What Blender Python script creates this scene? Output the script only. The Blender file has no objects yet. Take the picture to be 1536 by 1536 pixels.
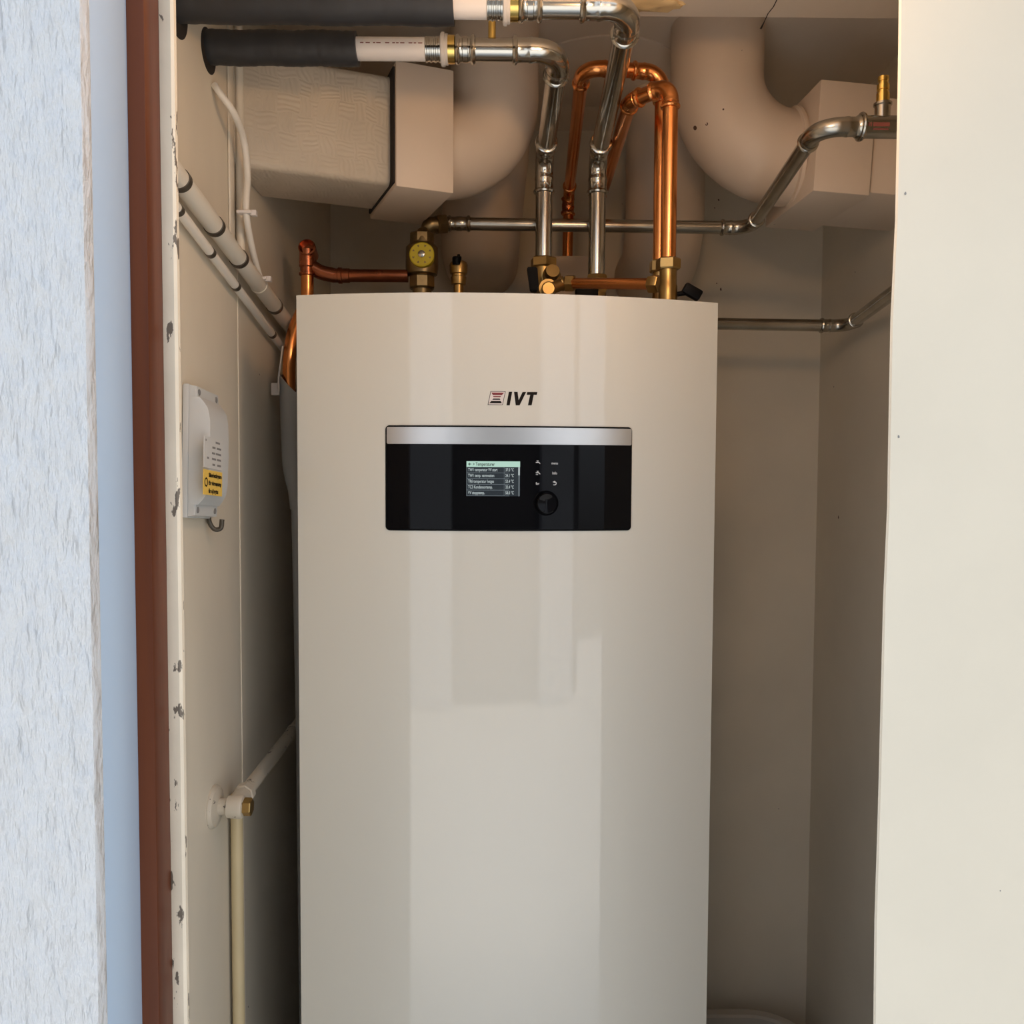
import bpy, bmesh, math, random
from mathutils import Vector as V, Matrix as M

random.seed(4)
S = bpy.context.scene
COL = S.collection

# ---------------------------------------------------------------- camera
F = 1300.0
CZ = 1.557
CAMM = (M.Rotation(-8.0 / F, 4, 'Z') @ M.Rotation(math.pi / 2 - math.atan(63.0 / F), 4, 'X')
        @ M.Rotation(0.005, 4, 'Z'))
CAM = V((0, 0, CZ))
cd = bpy.data.cameras.new('camera')
cam = bpy.data.objects.new('camera', cd)
COL.objects.link(cam)
cam.matrix_world = M.Translation(CAM) @ CAMM
cd.sensor_width = 36.0
cd.lens = 36.0 * F / 1536.0
cd.clip_start = 0.02
S.camera = cam

# ---------------------------------------------------------------- world, exposure
w = bpy.data.worlds.new('sky')
S.world = w
w.use_nodes = True
nt = w.node_tree
bg = nt.nodes['Background']
tc = nt.nodes.new('ShaderNodeTexCoord')
sep = nt.nodes.new('ShaderNodeSeparateXYZ')
rmp = nt.nodes.new('ShaderNodeValToRGB')
mp = nt.nodes.new('ShaderNodeMapRange')
mp.inputs[1].default_value = -1
mp.inputs[2].default_value = 1
nt.links.new(tc.outputs['Generated'], sep.inputs[0])
nt.links.new(sep.outputs['Z'], mp.inputs[0])
nt.links.new(mp.outputs[0], rmp.inputs[0])
nt.links.new(rmp.outputs[0], bg.inputs[0])
e = rmp.color_ramp.elements
e[0].position = 0.45; e[0].color = (0.30, 0.29, 0.27, 1)
e[1].position = 1.0; e[1].color = (0.62, 0.76, 1.0, 1)
m1 = rmp.color_ramp.elements.new(0.52); m1.color = (0.80, 0.86, 0.93, 1)
bg.inputs[1].default_value = 1.0
S.view_settings.view_transform = 'Standard'
S.view_settings.look = 'None'
S.view_settings.gamma = 1.0
S.view_settings.use_curve_mapping = False
S.view_settings.exposure = 0.60
# high sun from behind the house: it only reaches the yard behind the camera and warms it
sd = bpy.data.lights.new('sun', 'SUN')
sd.energy = 3.4
sd.color = (1.0, 0.90, 0.76)
sd.angle = 0.25
so = bpy.data.objects.new('sun', sd)
so.rotation_euler = (math.radians(-15), math.radians(8), 0)
COL.objects.link(so)


# ---------------------------------------------------------------- pixel <-> place
def ray(px, py):
    return CAMM.to_3x3() @ V(((px - 768) / F, (768 - py) / F, -1.0))


def at(px, py, Y):
    r = ray(px, py)
    return CAM + r * (Y / r.y)


def at_x(px, py, X):
    r = ray(px, py)
    return CAM + r * (X / r.x)


def at_z(px, py, Z):
    r = ray(px, py)
    return CAM + r * ((Z - CZ) / r.z)


# ---------------------------------------------------------------- materials
def mat(name, col, rough=0.5, metal=0.0, bump=0.0, bscale=40.0, bstretch=(1, 1, 1), var=0.0, vscale=6.0,
        coat=0.0, spec=0.5, emit=None, estr=1.0, col2=None, bdist=0.002, rvar=0.0, vstretch=(1, 1, 1)):
    m = bpy.data.materials.new(name)
    m.use_nodes = True
    n = m.node_tree
    b = n.nodes['Principled BSDF']
    b.inputs['Base Color'].default_value = (*col, 1)
    b.inputs['Roughness'].default_value = rough
    b.inputs['Metallic'].default_value = metal
    b.inputs['Specular IOR Level'].default_value = spec
    b.inputs['Coat Weight'].default_value = coat
    b.inputs['Coat Roughness'].default_value = 0.04
    if emit:
        b.inputs['Emission Color'].default_value = (*emit, 1)
        b.inputs['Emission Strength'].default_value = estr
    t = n.nodes.new('ShaderNodeTexCoord')

    def noise(scale, stretch, detail=5):
        mpn = n.nodes.new('ShaderNodeMapping')
        mpn.inputs['Scale'].default_value = stretch
        n.links.new(t.outputs['Object'], mpn.inputs[0])
        nn = n.nodes.new('ShaderNodeTexNoise')
        nn.inputs['Scale'].default_value = scale
        nn.inputs['Detail'].default_value = detail
        n.links.new(mpn.outputs[0], nn.inputs['Vector'])
        return nn
    if var > 0 or col2:
        nn = noise(vscale, vstretch)
        cr = n.nodes.new('ShaderNodeValToRGB')
        cr.color_ramp.elements[0].position = 0.35
        cr.color_ramp.elements[1].position = 0.65
        c2 = col2 if col2 else tuple(c * (1 - var) for c in col)
        cr.color_ramp.elements[0].color = (*c2, 1)
        cr.color_ramp.elements[1].color = (*col, 1)
        n.links.new(nn.outputs['Fac'], cr.inputs[0])
        n.links.new(cr.outputs[0], b.inputs['Base Color'])
    if rvar > 0:
        nn = noise(vscale * 3, vstretch)
        mr = n.nodes.new('ShaderNodeMapRange')
        mr.inputs[3].default_value = max(0.02, rough - rvar)
        mr.inputs[4].default_value = rough + rvar
        n.links.new(nn.outputs['Fac'], mr.inputs[0])
        n.links.new(mr.outputs[0], b.inputs['Roughness'])
    if bump > 0:
        nn = noise(bscale, bstretch, 8)
        bp = n.nodes.new('ShaderNodeBump')
        bp.inputs['Strength'].default_value = bump
        bp.inputs['Distance'].default_value = bdist
        n.links.new(nn.outputs['Fac'], bp.inputs['Height'])
        n.links.new(bp.outputs[0], b.inputs['Normal'])
    return m


def add_flecks(m, dark, scale, thresh, stretch=(1, 1, 1)):
    """sparse chips of another colour on a painted surface"""
    n = m.node_tree
    b = n.nodes['Principled BSDF']
    t = n.nodes.new('ShaderNodeTexCoord')
    mpn = n.nodes.new('ShaderNodeMapping')
    mpn.inputs['Scale'].default_value = stretch
    nn = n.nodes.new('ShaderNodeTexNoise')
    nn.inputs['Scale'].default_value = scale
    nn.inputs['Detail'].default_value = 6
    nn.inputs['Roughness'].default_value = 0.6
    n.links.new(t.outputs['Object'], mpn.inputs[0])
    n.links.new(mpn.outputs[0], nn.inputs['Vector'])
    cr = n.nodes.new('ShaderNodeValToRGB')
    cr.color_ramp.elements[0].position = thresh
    cr.color_ramp.elements[1].position = thresh + 0.012
    n.links.new(nn.outputs['Fac'], cr.inputs[0])
    mx = n.nodes.new('ShaderNodeMix')
    mx.data_type = 'RGBA'
    mx.inputs['B'].default_value = (*dark, 1)
    src = b.inputs['Base Color'].links[0].from_socket if b.inputs['Base Color'].links else None
    if src:
        n.links.new(src, mx.inputs['A'])
    else:
        mx.inputs['A'].default_value = b.inputs['Base Color'].default_value
    n.links.new(cr.outputs[0], mx.inputs['Factor'])
    n.links.new(mx.outputs['Result'], b.inputs['Base Color'])


CREAM = (0.78, 0.695, 0.555)
m_wall = mat('cream_wall_paint', CREAM, 0.6, bump=0.25, bscale=18, var=0.08, vscale=4)
add_flecks(m_wall, (0.20, 0.15, 0.11), 22, 0.735)
m_left = mat('cream_board_paint', CREAM, 0.5, bump=0.25, bscale=30, bstretch=(1, 1, 0.3), var=0.10, vscale=5,
             vstretch=(1, 1, 0.35))
m_part = mat('pale_cream_paint', (0.71, 0.645, 0.52), 0.55, bump=0.25, bscale=14, var=0.05, vscale=5)
add_flecks(m_part, (0.40, 0.34, 0.28), 20, 0.745)
m_ceil = mat('cream_ceiling_paint', (0.84, 0.72, 0.585), 0.6, bump=0.2, bscale=12, var=0.08, vscale=3)
m_ext = mat('white_outdoor_paint', (0.66, 0.67, 0.675), 0.36, bump=1.0, bscale=58, bstretch=(1.7, 1, 0.5), bdist=0.014,
            var=0.06, vscale=60, vstretch=(1.7, 1, 0.4))
m_dark_panel = mat('dark_panel_grey', (0.13, 0.128, 0.124), 0.8, bump=0.2)  # for the dark panel added behind the camera
m_pale_panel = mat('pale_panel_white', (0.74, 0.78, 0.84), 0.6, bump=0.1)  # for the pale reflecting uprights added behind the camera
m_edge = mat('white_board_edge_paint', (0.62, 0.65, 0.69), 0.5, bump=0.15, bscale=30)
m_blue = mat('pale_blue_grey_paint', (0.44, 0.56, 0.70), 0.42, bump=0.1, bscale=30, bstretch=(1, 1, 0.1))
m_wood = mat('brown_varnished_wood', (0.135, 0.037, 0.013), 0.36, spec=0.2, col2=(0.075, 0.021, 0.010), vscale=25,
             vstretch=(1.5, 1.5, 0.06), bump=0.15, bscale=60, bstretch=(1, 1, 0.05))
add_flecks(m_wood, (0.42, 0.36, 0.30), 30, 0.73, (1, 1, 0.5))
m_chip = mat('chipped_cream_paint', (0.82, 0.715, 0.555), 0.5, bump=0.3, bscale=50, var=0.1, vscale=15)
add_flecks(m_chip, (0.16, 0.13, 0.10), 85, 0.605, (1, 1, 0.35))
m_floor = mat('grey_floor', (0.50, 0.48, 0.44), 0.7, var=0.15, bump=0.2)
m_ground = mat('light_paving', (0.74, 0.725, 0.69), 0.8, var=0.1, bump=0.2)
m_case = mat('white_enamelled_steel', (0.675, 0.645, 0.565), 0.42, coat=1.0, spec=0.5)
m_case.node_tree.nodes['Principled BSDF'].inputs['Coat IOR'].default_value = 1.55
m_side = mat('grey_enamelled_steel', (0.35, 0.34, 0.32), 0.5)
m_steel = mat('polished_steel', (0.56, 0.545, 0.50), 0.18, 1.0, rvar=0.05, vscale=8)
m_dull = mat('dull_steel', (0.50, 0.47, 0.41), 0.24, 1.0, var=0.2, vscale=20, rvar=0.06)
m_brush = mat('brushed_aluminium', (0.72, 0.70, 0.68), 0.28, 1.0, bump=0.05, bscale=200, bstretch=(0.02, 1, 1))
m_copper = mat('copper', (0.90, 0.36, 0.12), 0.22, 1.0, var=0.15, vscale=14, rvar=0.06)
m_oldcop = mat('darkened_copper', (0.50, 0.17, 0.085), 0.26, 1.0, var=0.3, vscale=14, rvar=0.06)
m_brass = mat('brass', (0.44, 0.29, 0.11), 0.34, 1.0, var=0.2, vscale=30, rvar=0.06)
m_goldb = mat('bright_brass', (0.85, 0.60, 0.18), 0.2, 1.0)
m_dbrass = mat('dull_brass', (0.30, 0.22, 0.11), 0.38, 1.0, var=0.3, vscale=40)
m_foam = mat('black_foam', (0.030, 0.031, 0.034), 0.55, bump=0.35, bscale=45, bstretch=(1, 0.3, 0.3), var=0.2, vscale=30)
m_pex = mat('white_plastic_pipe', (0.80, 0.74, 0.69), 0.35)
m_flange = mat('pale_grey_plastic', (0.62, 0.57, 0.52), 0.45)
m_black = mat('black_plastic', (0.003, 0.003, 0.0033), 0.5, spec=0.1)
m_gloss = mat('black_glass', (0.003, 0.003, 0.004), 0.04, spec=0.14)
m_duct = mat('cream_duct_paint', (0.74, 0.60, 0.465), 0.5, bump=0.12, bscale=14, var=0.07, vscale=5)
add_flecks(m_duct, (0.14, 0.09, 0.06), 20, 0.75)
m_trunk = mat('cream_plastic', (0.78, 0.70, 0.57), 0.4)
m_condl = mat('cream_conduit_plastic', (0.76, 0.70, 0.59), 0.35)
m_cable = mat('white_cable', (0.80, 0.745, 0.65), 0.4)
m_clip = mat('dark_clip_metal', (0.10, 0.085, 0.065), 0.4, 0.5)
m_box = mat('grey_box_plastic', (0.60, 0.605, 0.59), 0.38)
m_grey = mat('grey_sleeve_plastic', (0.36, 0.355, 0.34), 0.5)
m_yelpipe = mat('yellowed_cream_paint', (0.68, 0.55, 0.32), 0.45, var=0.1, vscale=6)
m_pvalve = mat('painted_steel', (0.60, 0.53, 0.42), 0.4, bump=0.2, bscale=60)
add_flecks(m_pvalve, (0.10, 0.08, 0.06), 70, 0.64)
m_yellow = mat('yellow_plastic', (0.62, 0.50, 0.03), 0.4)
m_yelstk = mat('yellow_sticker', (0.85, 0.56, 0.10), 0.45)
m_paper = mat('white_sticker', (0.62, 0.615, 0.59), 0.5)
m_ink = mat('dark_ink', (0.012, 0.009, 0.007), 0.6, spec=0.1)
m_inkgrey = mat('grey_ink', (0.22, 0.215, 0.21), 0.6)
m_inkred = mat('red_ink', (0.45, 0.07, 0.05), 0.6)
m_maroon = mat('maroon_ink', (0.22, 0.06, 0.045), 0.6)
m_logored = mat('dark_red_print', (0.20, 0.015, 0.018), 0.5)
m_logopale = mat('pale_print', (0.72, 0.64, 0.60), 0.5)
m_void = mat('dark_hole', (0.02, 0.014, 0.01), 0.9)
m_chipmark = mat('bare_spot', (0.10, 0.05, 0.03), 0.8)
m_scrdark = mat('screen_dark', (0.01, 0.012, 0.015), 0.2, emit=(0.007, 0.011, 0.014), estr=1.0)
m_scrhead = mat('screen_pale', (0.02, 0.02, 0.02), 0.2, emit=(0.28, 0.42, 0.35), estr=1.0)
m_scrtext = mat('screen_letters', (0.02, 0.02, 0.02), 0.2, emit=(0.27, 0.31, 0.31), estr=1.0)
m_scrline = mat('screen_lines', (0.02, 0.02, 0.02), 0.2, emit=(0.09, 0.11, 0.12), estr=1.0)
m_icon = mat('glowing_icon_print', (0.40, 0.40, 0.40), 0.4, emit=(0.5, 0.5, 0.5), estr=0.16)  # key print with a faint glow put in as emission
m_foamy = mat('yellowed_foam', (0.60, 0.43, 0.22), 0.8, bump=0.5, bscale=50)
m_lamp = mat('lit_opal_glass', (0.9, 0.85, 0.75), 0.4, emit=(1.0, 0.58, 0.27), estr=46.0)
m_tub = mat('grey_tub_plastic', (0.46, 0.42, 0.36), 0.5, var=0.1, bump=0.1)

# woven look of the left duct
m_weave = mat('woven_duct_wrap', (0.64, 0.545, 0.42), 0.6, var=0.12, vscale=12)
n = m_weave.node_tree
t = n.nodes.new('ShaderNodeTexCoord')
sx_ = n.nodes.new('ShaderNodeSeparateXYZ')
nz = n.nodes.new('ShaderNodeTexNoise'); nz.inputs['Scale'].default_value = 18
vm_ = n.nodes.new('ShaderNodeVectorMath'); vm_.operation = 'MULTIPLY_ADD'; vm_.inputs[1].default_value = (0.03, 0.03, 0.03)
n.links.new(t.outputs['Object'], nz.inputs['Vector'])
n.links.new(nz.outputs['Color'], vm_.inputs[0]); n.links.new(t.outputs['Object'], vm_.inputs[2])
n.links.new(vm_.outputs[0], sx_.inputs[0])


def lines(axis, f):
    a = n.nodes.new('ShaderNodeMath'); a.operation = 'MULTIPLY'; a.inputs[1].default_value = f
    n.links.new(sx_.outputs[axis], a.inputs[0])
    b = n.nodes.new('ShaderNodeMath'); b.operation = 'SINE'
    n.links.new(a.outputs[0], b.inputs[0])
    return b


chk = n.nodes.new('ShaderNodeTexChecker'); chk.inputs['Scale'].default_value = 36
n.links.new(vm_.outputs[0], chk.inputs['Vector'])
l1, l2 = lines('X', 900), lines('Z', 900)
mxw = n.nodes.new('ShaderNodeMix'); mxw.data_type = 'FLOAT'
n.links.new(chk.outputs['Fac'], mxw.inputs[0]); n.links.new(l1.outputs[0], mxw.inputs[2]); n.links.new(l2.outputs[0], mxw.inputs[3])
nz2 = n.nodes.new('ShaderNodeTexNoise'); nz2.inputs['Scale'].default_value = 26; nz2.inputs['Detail'].default_value = 6
n.links.new(t.outputs['Object'], nz2.inputs['Vector'])
pw = n.nodes.new('ShaderNodeMath'); pw.operation = 'MULTIPLY'
n.links.new(mxw.outputs[0], pw.inputs[0]); n.links.new(nz2.outputs['Fac'], pw.inputs[1])
ad = n.nodes.new('ShaderNodeMath'); ad.operation = 'MULTIPLY_ADD'; ad.inputs[1].default_value = 2.5
n.links.new(nz2.outputs['Fac'], ad.inputs[0]); n.links.new(pw.outputs[0], ad.inputs[2])
bp = n.nodes.new('ShaderNodeBump'); bp.inputs['Strength'].default_value = 0.42; bp.inputs['Distance'].default_value = 0.001
n.links.new(ad.outputs[0], bp.inputs['Height'])
n.links.new(bp.outputs[0], n.nodes['Principled BSDF'].inputs['Normal'])


# ---------------------------------------------------------------- objects
def thing(name, label, cat, loc=(0, 0, 0), rotz=0.0, group=None):
    o = bpy.data.objects.new(name, None)
    o.empty_display_size = 0.02
    o.location = loc
    o.rotation_euler = (0, 0, rotz)
    COL.objects.link(o)
    o['label'] = label
    o['category'] = cat
    if group:
        o['group'] = group
    o['_mx'] = 1
    WORLD[o.name] = M.Translation(V(loc)) @ M.Rotation(rotz, 4, 'Z')
    del o['_mx']
    return o


WORLD = {}


def obj(name, bm, m, parent=None, local=False, label=None, sharp=32, origin=None):
    """link one bmesh as one object; vertices are given in world space (or the parent's space when local)"""
    me = bpy.data.meshes.new(name)
    bmesh.ops.recalc_face_normals(bm, faces=bm.faces)
    pm = WORLD.get(parent.name, M.Identity(4)) if parent else M.Identity(4)
    own = M.Identity(4)
    if parent and not local:
        bm.transform(pm.inverted())
    if not parent and origin is not None:
        bm.transform(M.Translation(-V(origin)))
        own = M.Translation(V(origin))
    bm.to_mesh(me)
    bm.free()
    for p in me.polygons:
        p.use_smooth = True
    me.set_sharp_from_angle(angle=math.radians(sharp))
    me.materials.append(m)
    o = bpy.data.objects.new(name, me)
    COL.objects.link(o)
    if parent:
        o.parent = parent
        WORLD[o.name] = pm
    else:
        o.matrix_world = own
        WORLD[o.name] = own
    if label:
        o['label'] = label
    return o


def tag(o, label, cat, group=None):
    o['label'] = label
    o['category'] = cat
    if group:
        o['group'] = group
    return o


def struct(name, bm, m, parent=None, sharp=32):
    o = obj(name, bm, m, parent, sharp=sharp)
    o['kind'] = 'structure'
    return o


# ---------------------------------------------------------------- shapes
def B():
    return bmesh.new()


def box(bm, lo, hi, bev=0.0, mx=None, seg=2):
    r = bmesh.ops.create_cube(bm, size=1.0)
    vs = r['verts']
    lo, hi = V(lo), V(hi)
    bmesh.ops.scale(bm, vec=(hi - lo), verts=vs)
    bmesh.ops.translate(bm, vec=(lo + hi) / 2, verts=vs)
    if bev > 0:
        es = list({ed for v in vs for ed in v.link_edges})
        g = bmesh.ops.bevel(bm, geom=es, offset=bev, segments=seg, affect='EDGES', profile=0.5)
        vs = list({v for f in g['faces'] for v in f.verts} | {v for v in vs if v.is_valid})
    if mx is not None:
        bmesh.ops.transform(bm, matrix=mx, verts=vs)
    return bm


def frame(d):
    d = d.normalized()
    a = V((0, 0, 1)) if abs(d.z) < 0.9 else V((1, 0, 0))
    x = a.cross(d).normalized()
    return x, d.cross(x).normalized()


def sweep(bm, pts, radii, seg=24, cap=True, squash=1.0):
    """round tube through pts with a radius at every point"""
    pts = [V(p) for p in pts]
    nP = len(pts)
    tang = []
    for i in range(nP):
        a = pts[max(0, i - 1)]; b = pts[min(nP - 1, i + 1)]
        d = b - a
        if d.length < 1e-9:
            d = tang[-1] if tang else V((0, 0, 1))
        tang.append(d.normalized())
    x, y = frame(tang[0])
    rings = []
    for i in range(nP):
        tg = tang[i]
        x = (x - tg * x.dot(tg)).normalized()
        y = tg.cross(x)
        ring = []
        for k in range(seg):
            a = 2 * math.pi * k / seg
            ring.append(bm.verts.new(pts[i] + (x * math.cos(a) + y * math.sin(a) * squash) * radii[i]))
        rings.append(ring)
    for i in range(nP - 1):
        for k in range(seg):
            k2 = (k + 1) % seg
            bm.faces.new((rings[i][k], rings[i][k2], rings[i + 1][k2], rings[i + 1][k]))
    if cap:
        bm.faces.new(list(reversed(rings[0])))
        bm.faces.new(rings[-1])
    return bm


def cyl(bm, a, b, r, r2=None, seg=24):
    return sweep(bm, [a, b], [r, r if r2 is None else r2], seg)


def lathe(bm, a, b, prof, seg=24):
    """prof: list of (t 0..1 or metres when absolute, radius) along a->b in metres"""
    a, b = V(a), V(b)
    d = (b - a).normalized()
    pts = [a + d * p[0] for p in prof]
    # straight axis: build by hand, coincident points allowed
    x, y = frame(d)
    rings = []
    for p, q in zip(pts, prof):
        rings.append([bm.verts.new(p + (x * math.cos(2 * math.pi * k / seg) + y * math.sin(2 * math.pi * k / seg)) * q[1])
                      for k in range(seg)])
    for i in range(len(rings) - 1):
        for k in range(seg):
            k2 = (k + 1) % seg
            bm.faces.new((rings[i][k], rings[i][k2], rings[i + 1][k2], rings[i + 1][k]))
    bm.faces.new(list(reversed(rings[0])))
    bm.faces.new(rings[-1])
    return bm


def hexnut(bm, a, b, r, turn=0.0, sides=6):
    a, b = V(a), V(b)
    d = b - a
    L = d.length
    d.normalize()
    x, y = frame(d)
    rings = []
    for t, q in ((0, 0.90), (0.12, 1.0), (0.88, 1.0), (1, 0.90)):
        rings.append([bm.verts.new(a + d * (L * t) + (x * math.cos(turn + 2 * math.pi * k / sides)
                                                      + y * math.sin(turn + 2 * math.pi * k / sides)) * r * q)
                      for k in range(sides)])
    for i in range(3):
        for k in range(sides):
            k2 = (k + 1) % sides
            bm.faces.new((rings[i][k], rings[i][k2], rings[i + 1][k2], rings[i + 1][k]))
    bm.faces.new(list(reversed(rings[0])))
    bm.faces.new(rings[-1])
    return bm


def arc_pts(corner, din, dout, R, nseg=14):
    th = din.angle(dout)
    tl = R * math.tan(th / 2)
    p0 = corner - din * tl
    nrm = (dout - din * dout.dot(din)).normalized()
    cen = p0 + nrm * R
    out = []
    for i in range(nseg + 1):
        a = th * i / nseg
        out.append(cen - nrm * (R * math.cos(a)) + din * (R * math.sin(a)))
    return out, tl


def bead_profile(L, r, bead_at_start):
    """socket of a pressed fitting: list of (distance from outer end, radius)"""
    return [(0.0, r * 1.04), (0.0012, r * 1.22), (0.0035, r * 1.30), (0.006, r * 1.22), (0.0072, r * 1.10),
            (0.0085, r * 1.07), (L * 0.72, r * 1.07), (L * 0.78, r * 1.13), (L * 0.86, r * 1.13), (L, r * 1.06)]


def press_elbow(bm, corner, din, dout, r, R, sock, seg=24):
    a, tl = arc_pts(corner, din, dout, R)
    pts, rad = [], []
    s = a[0] - din * sock
    for q, rr in bead_profile(sock, r, True)[:-1]:
        pts.append(s + din * q); rad.append(rr)
    for p in a:
        pts.append(p); rad.append(r * 1.06)
    eo = a[-1] + dout * sock
    for q, rr in reversed(bead_profile(sock, r, True)[:-1]):
        pts.append(eo - dout * q); rad.append(rr)
    sweep(bm, pts, rad, seg)
    return tl + sock


def press_run(parent, pts, r, R, sock, mp, me=None, pname='pipe', ename='elbow', start=0.0, end=0.0):
    """straight pipes between pressed elbows"""
    me = me or mp
    pts = [V(p) for p in pts]
    cut = [start] + [0.0] * (len(pts) - 2) + [end]
    for i in range(1, len(pts) - 1):
        din = (pts[i] - pts[i - 1]).normalized()
        dout = (pts[i + 1] - pts[i]).normalized()
        bm = B()
        ext = press_elbow(bm, pts[i], din, dout, r, R, sock)
        obj(ename, bm, me, parent)
        cut[i] = ext - sock * 0.6
    for i in range(len(pts) - 1):
        d = (pts[i + 1] - pts[i]).normalized()
        bm = B()
        cyl(bm, pts[i] + d * cut[i], pts[i + 1] - d * cut[i + 1], r)
        obj(pname, bm, mp, parent)


def press_coupling(bm, a, b, r, seg=24):
    a, b = V(a), V(b)
    L = (b - a).length
    h = L / 2
    p = bead_profile(h, r, True)
    prof = [(q, rr) for q, rr in p[:-1]] + [(L - q, rr) for q, rr in reversed(p[:-1])]
    return lathe(bm, a, b, prof, seg)


def smooth_path(pts, nseg=12):
    """Catmull-Rom"""
    pts = [V(p) for p in pts]
    P = [pts[0] * 2 - pts[1]] + pts + [pts[-1] * 2 - pts[-2]]
    out = []
    for i in range(1, len(P) - 2):
        for k in range(nseg):
            t = k / nseg
            p0, p1, p2, p3 = P[i - 1:i + 3]
            out.append(0.5 * ((2 * p1) + (p2 - p0) * t + (2 * p0 - 5 * p1 + 4 * p2 - p3) * t * t
                              + (3 * p1 - p0 - 3 * p2 + p3) * t ** 3))
    out.append(pts[-1])
    return out


def text2d(s, size, bold=0.0, shear=0.0, align='LEFT', sx=1.0):
    """flat letters as (verts, faces), height given by size"""
    c = bpy.data.curves.new('letters', 'FONT')
    c.body = s
    c.size = size
    c.shear = shear
    c.align_x = align
    c.offset = bold
    c.resolution_u = 3
    o = bpy.data.objects.new('letters', c)
    COL.objects.link(o)
    dg = bpy.context.evaluated_depsgraph_get()
    me = bpy.data.meshes.new_from_object(o.evaluated_get(dg))
    vs = [(v.co.x * sx, v.co.y) for v in me.vertices]
    fs = [tuple(p.vertices) for p in me.polygons]
    bpy.data.objects.remove(o)
    bpy.data.curves.remove(c)
    bpy.data.meshes.remove(me)
    return vs, fs


def put2d(bm, vf, fn, th=None):
    vs, fs = vf
    nv = [bm.verts.new(fn(x, y)) for x, y in vs]
    for f in fs:
        try:
            bm.faces.new([nv[i] for i in f])
        except ValueError:
            pass
    return bm


def rect2d(x0, y0, x1, y1, nx=1):
    vs, fs = [], []
    for i in range(nx + 1):
        x = x0 + (x1 - x0) * i / nx
        vs += [(x, y0), (x, y1)]
    for i in range(nx):
        fs.append((2 * i, 2 * i + 2, 2 * i + 3, 2 * i + 1))
    return vs, fs


# ================================================================ THE SETTING
XL, XR = -0.408, 0.725          # inner faces of the side walls
YB = 2.02                       # inner face of the back wall
ZC = CZ + 0.775                 # ceiling
ZS = CZ + 0.645                 # underside of the soffit by the door
YS = 1.265                      # back edge of the soffit
YF0, YF1 = 0.600, 0.712         # front wall with the door frame

struct('floor', box(B(), (-2.2, YF0, -0.06), (2.2, 2.4, 0.0)), m_floor)
struct('ground', box(B(), (-5.0, -5.0, -0.08), (5.0, YF0 - 0.002, -0.01)), m_ground)
struct('wall_back', box(B(), (XL - 0.1, YB, 0.0), (XR + 0.1, YB + 0.1, ZC)), m_wall)
struct('wall_right', box(B(), (XR, YF1, 0.0), (XR + 0.1, YB, ZC)), m_wall)
wl = struct('wall_left', box(B(), (XL - 0.1, YF1, 0.0), (XL, YB, ZC)), m_left)
cl = struct('ceiling', box(B(), (XL - 0.1, YF1, ZC), (XR + 0.1, YB + 0.1, ZC + 0.08)), m_ceil)
sf = struct('ceiling_soffit', box(B(), (XL, YF1, ZS), (XR, YS, ZC), 0.002), m_ceil)

# joint between the boards on the left wall and on the back wall
bm = B()
p = at_x(360, 800, XL)
box(bm, (XL - 0.002, p.y - 0.0022, 0.02), (XL + 0.0012, p.y + 0.0022, CZ + 0.44))
struct('wall_left_joint', bm, m_trunk, wl)
# dark crack across the soffit, following its ragged line
bm = B()
cr = [at_z(px, py, ZS) for px, py in ((1168, -6), (1160, 10), (1152, 20), (1147, 31), (1141, 43))]
prev = None
for i, q in enumerate(cr):
    wd = 0.0007 if i < 4 else 0.0016
    a = bm.verts.new((q.x - wd, q.y, ZS - 0.0004)); b_ = bm.verts.new((q.x + wd, q.y, ZS - 0.0004))
    if prev:
        bm.faces.new((prev[0], prev[1], b_, a))
    prev = (a, b_)
struct('soffit_crack', bm, m_void, sf)
# round patch on the ceiling
bm = B()
lathe(bm, (0.185, 1.73, ZC), (0.185, 1.73, ZC - 0.01), [(0, 0.15), (0.003, 0.15), (0.004, 0.148)], 48)
struct('ceiling_patch', bm, m_ceil, cl)

# partition that closes the closet at the right, just inside the door: slightly uneven plaster edge
PX = [at(px, py, 0.80) for px, py in ((1350, -40), (1349, 60), (1347, 180), (1344, 330), (1337, 480), (1334, 640), (1332, 760),
                                       (1326, 900), (1322, 1060), (1318, 1220), (1313, 1380), (1311, 1560))]
bm = B()
zs = [ZS] + [q.z for q in PX] + [0.0]
xs = [PX[0].x + 0.001] + [q.x for q in PX] + [PX[-1].x + 0.002]
rows = []
for z, x in zip(zs, xs):
    rows.append([bm.verts.new(c) for c in ((x + 0.0015, 0.80, z), (XR + 0.4, 0.80, z), (XR + 0.4, 0.90, z), (x + 0.05, 0.90, z),
                                           (x + 0.002, 0.806, z), (x, 0.802, z))])
for a, b_ in zip(rows, rows[1:]):
    for k in range(6):
        bm.faces.new((a[k], a[(k + 1) % 6], b_[(k + 1) % 6], b_[k]))
bm.faces.new(rows[0]); bm.faces.new(rows[-1])
struct('wall_partition', bm, m_part)

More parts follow.
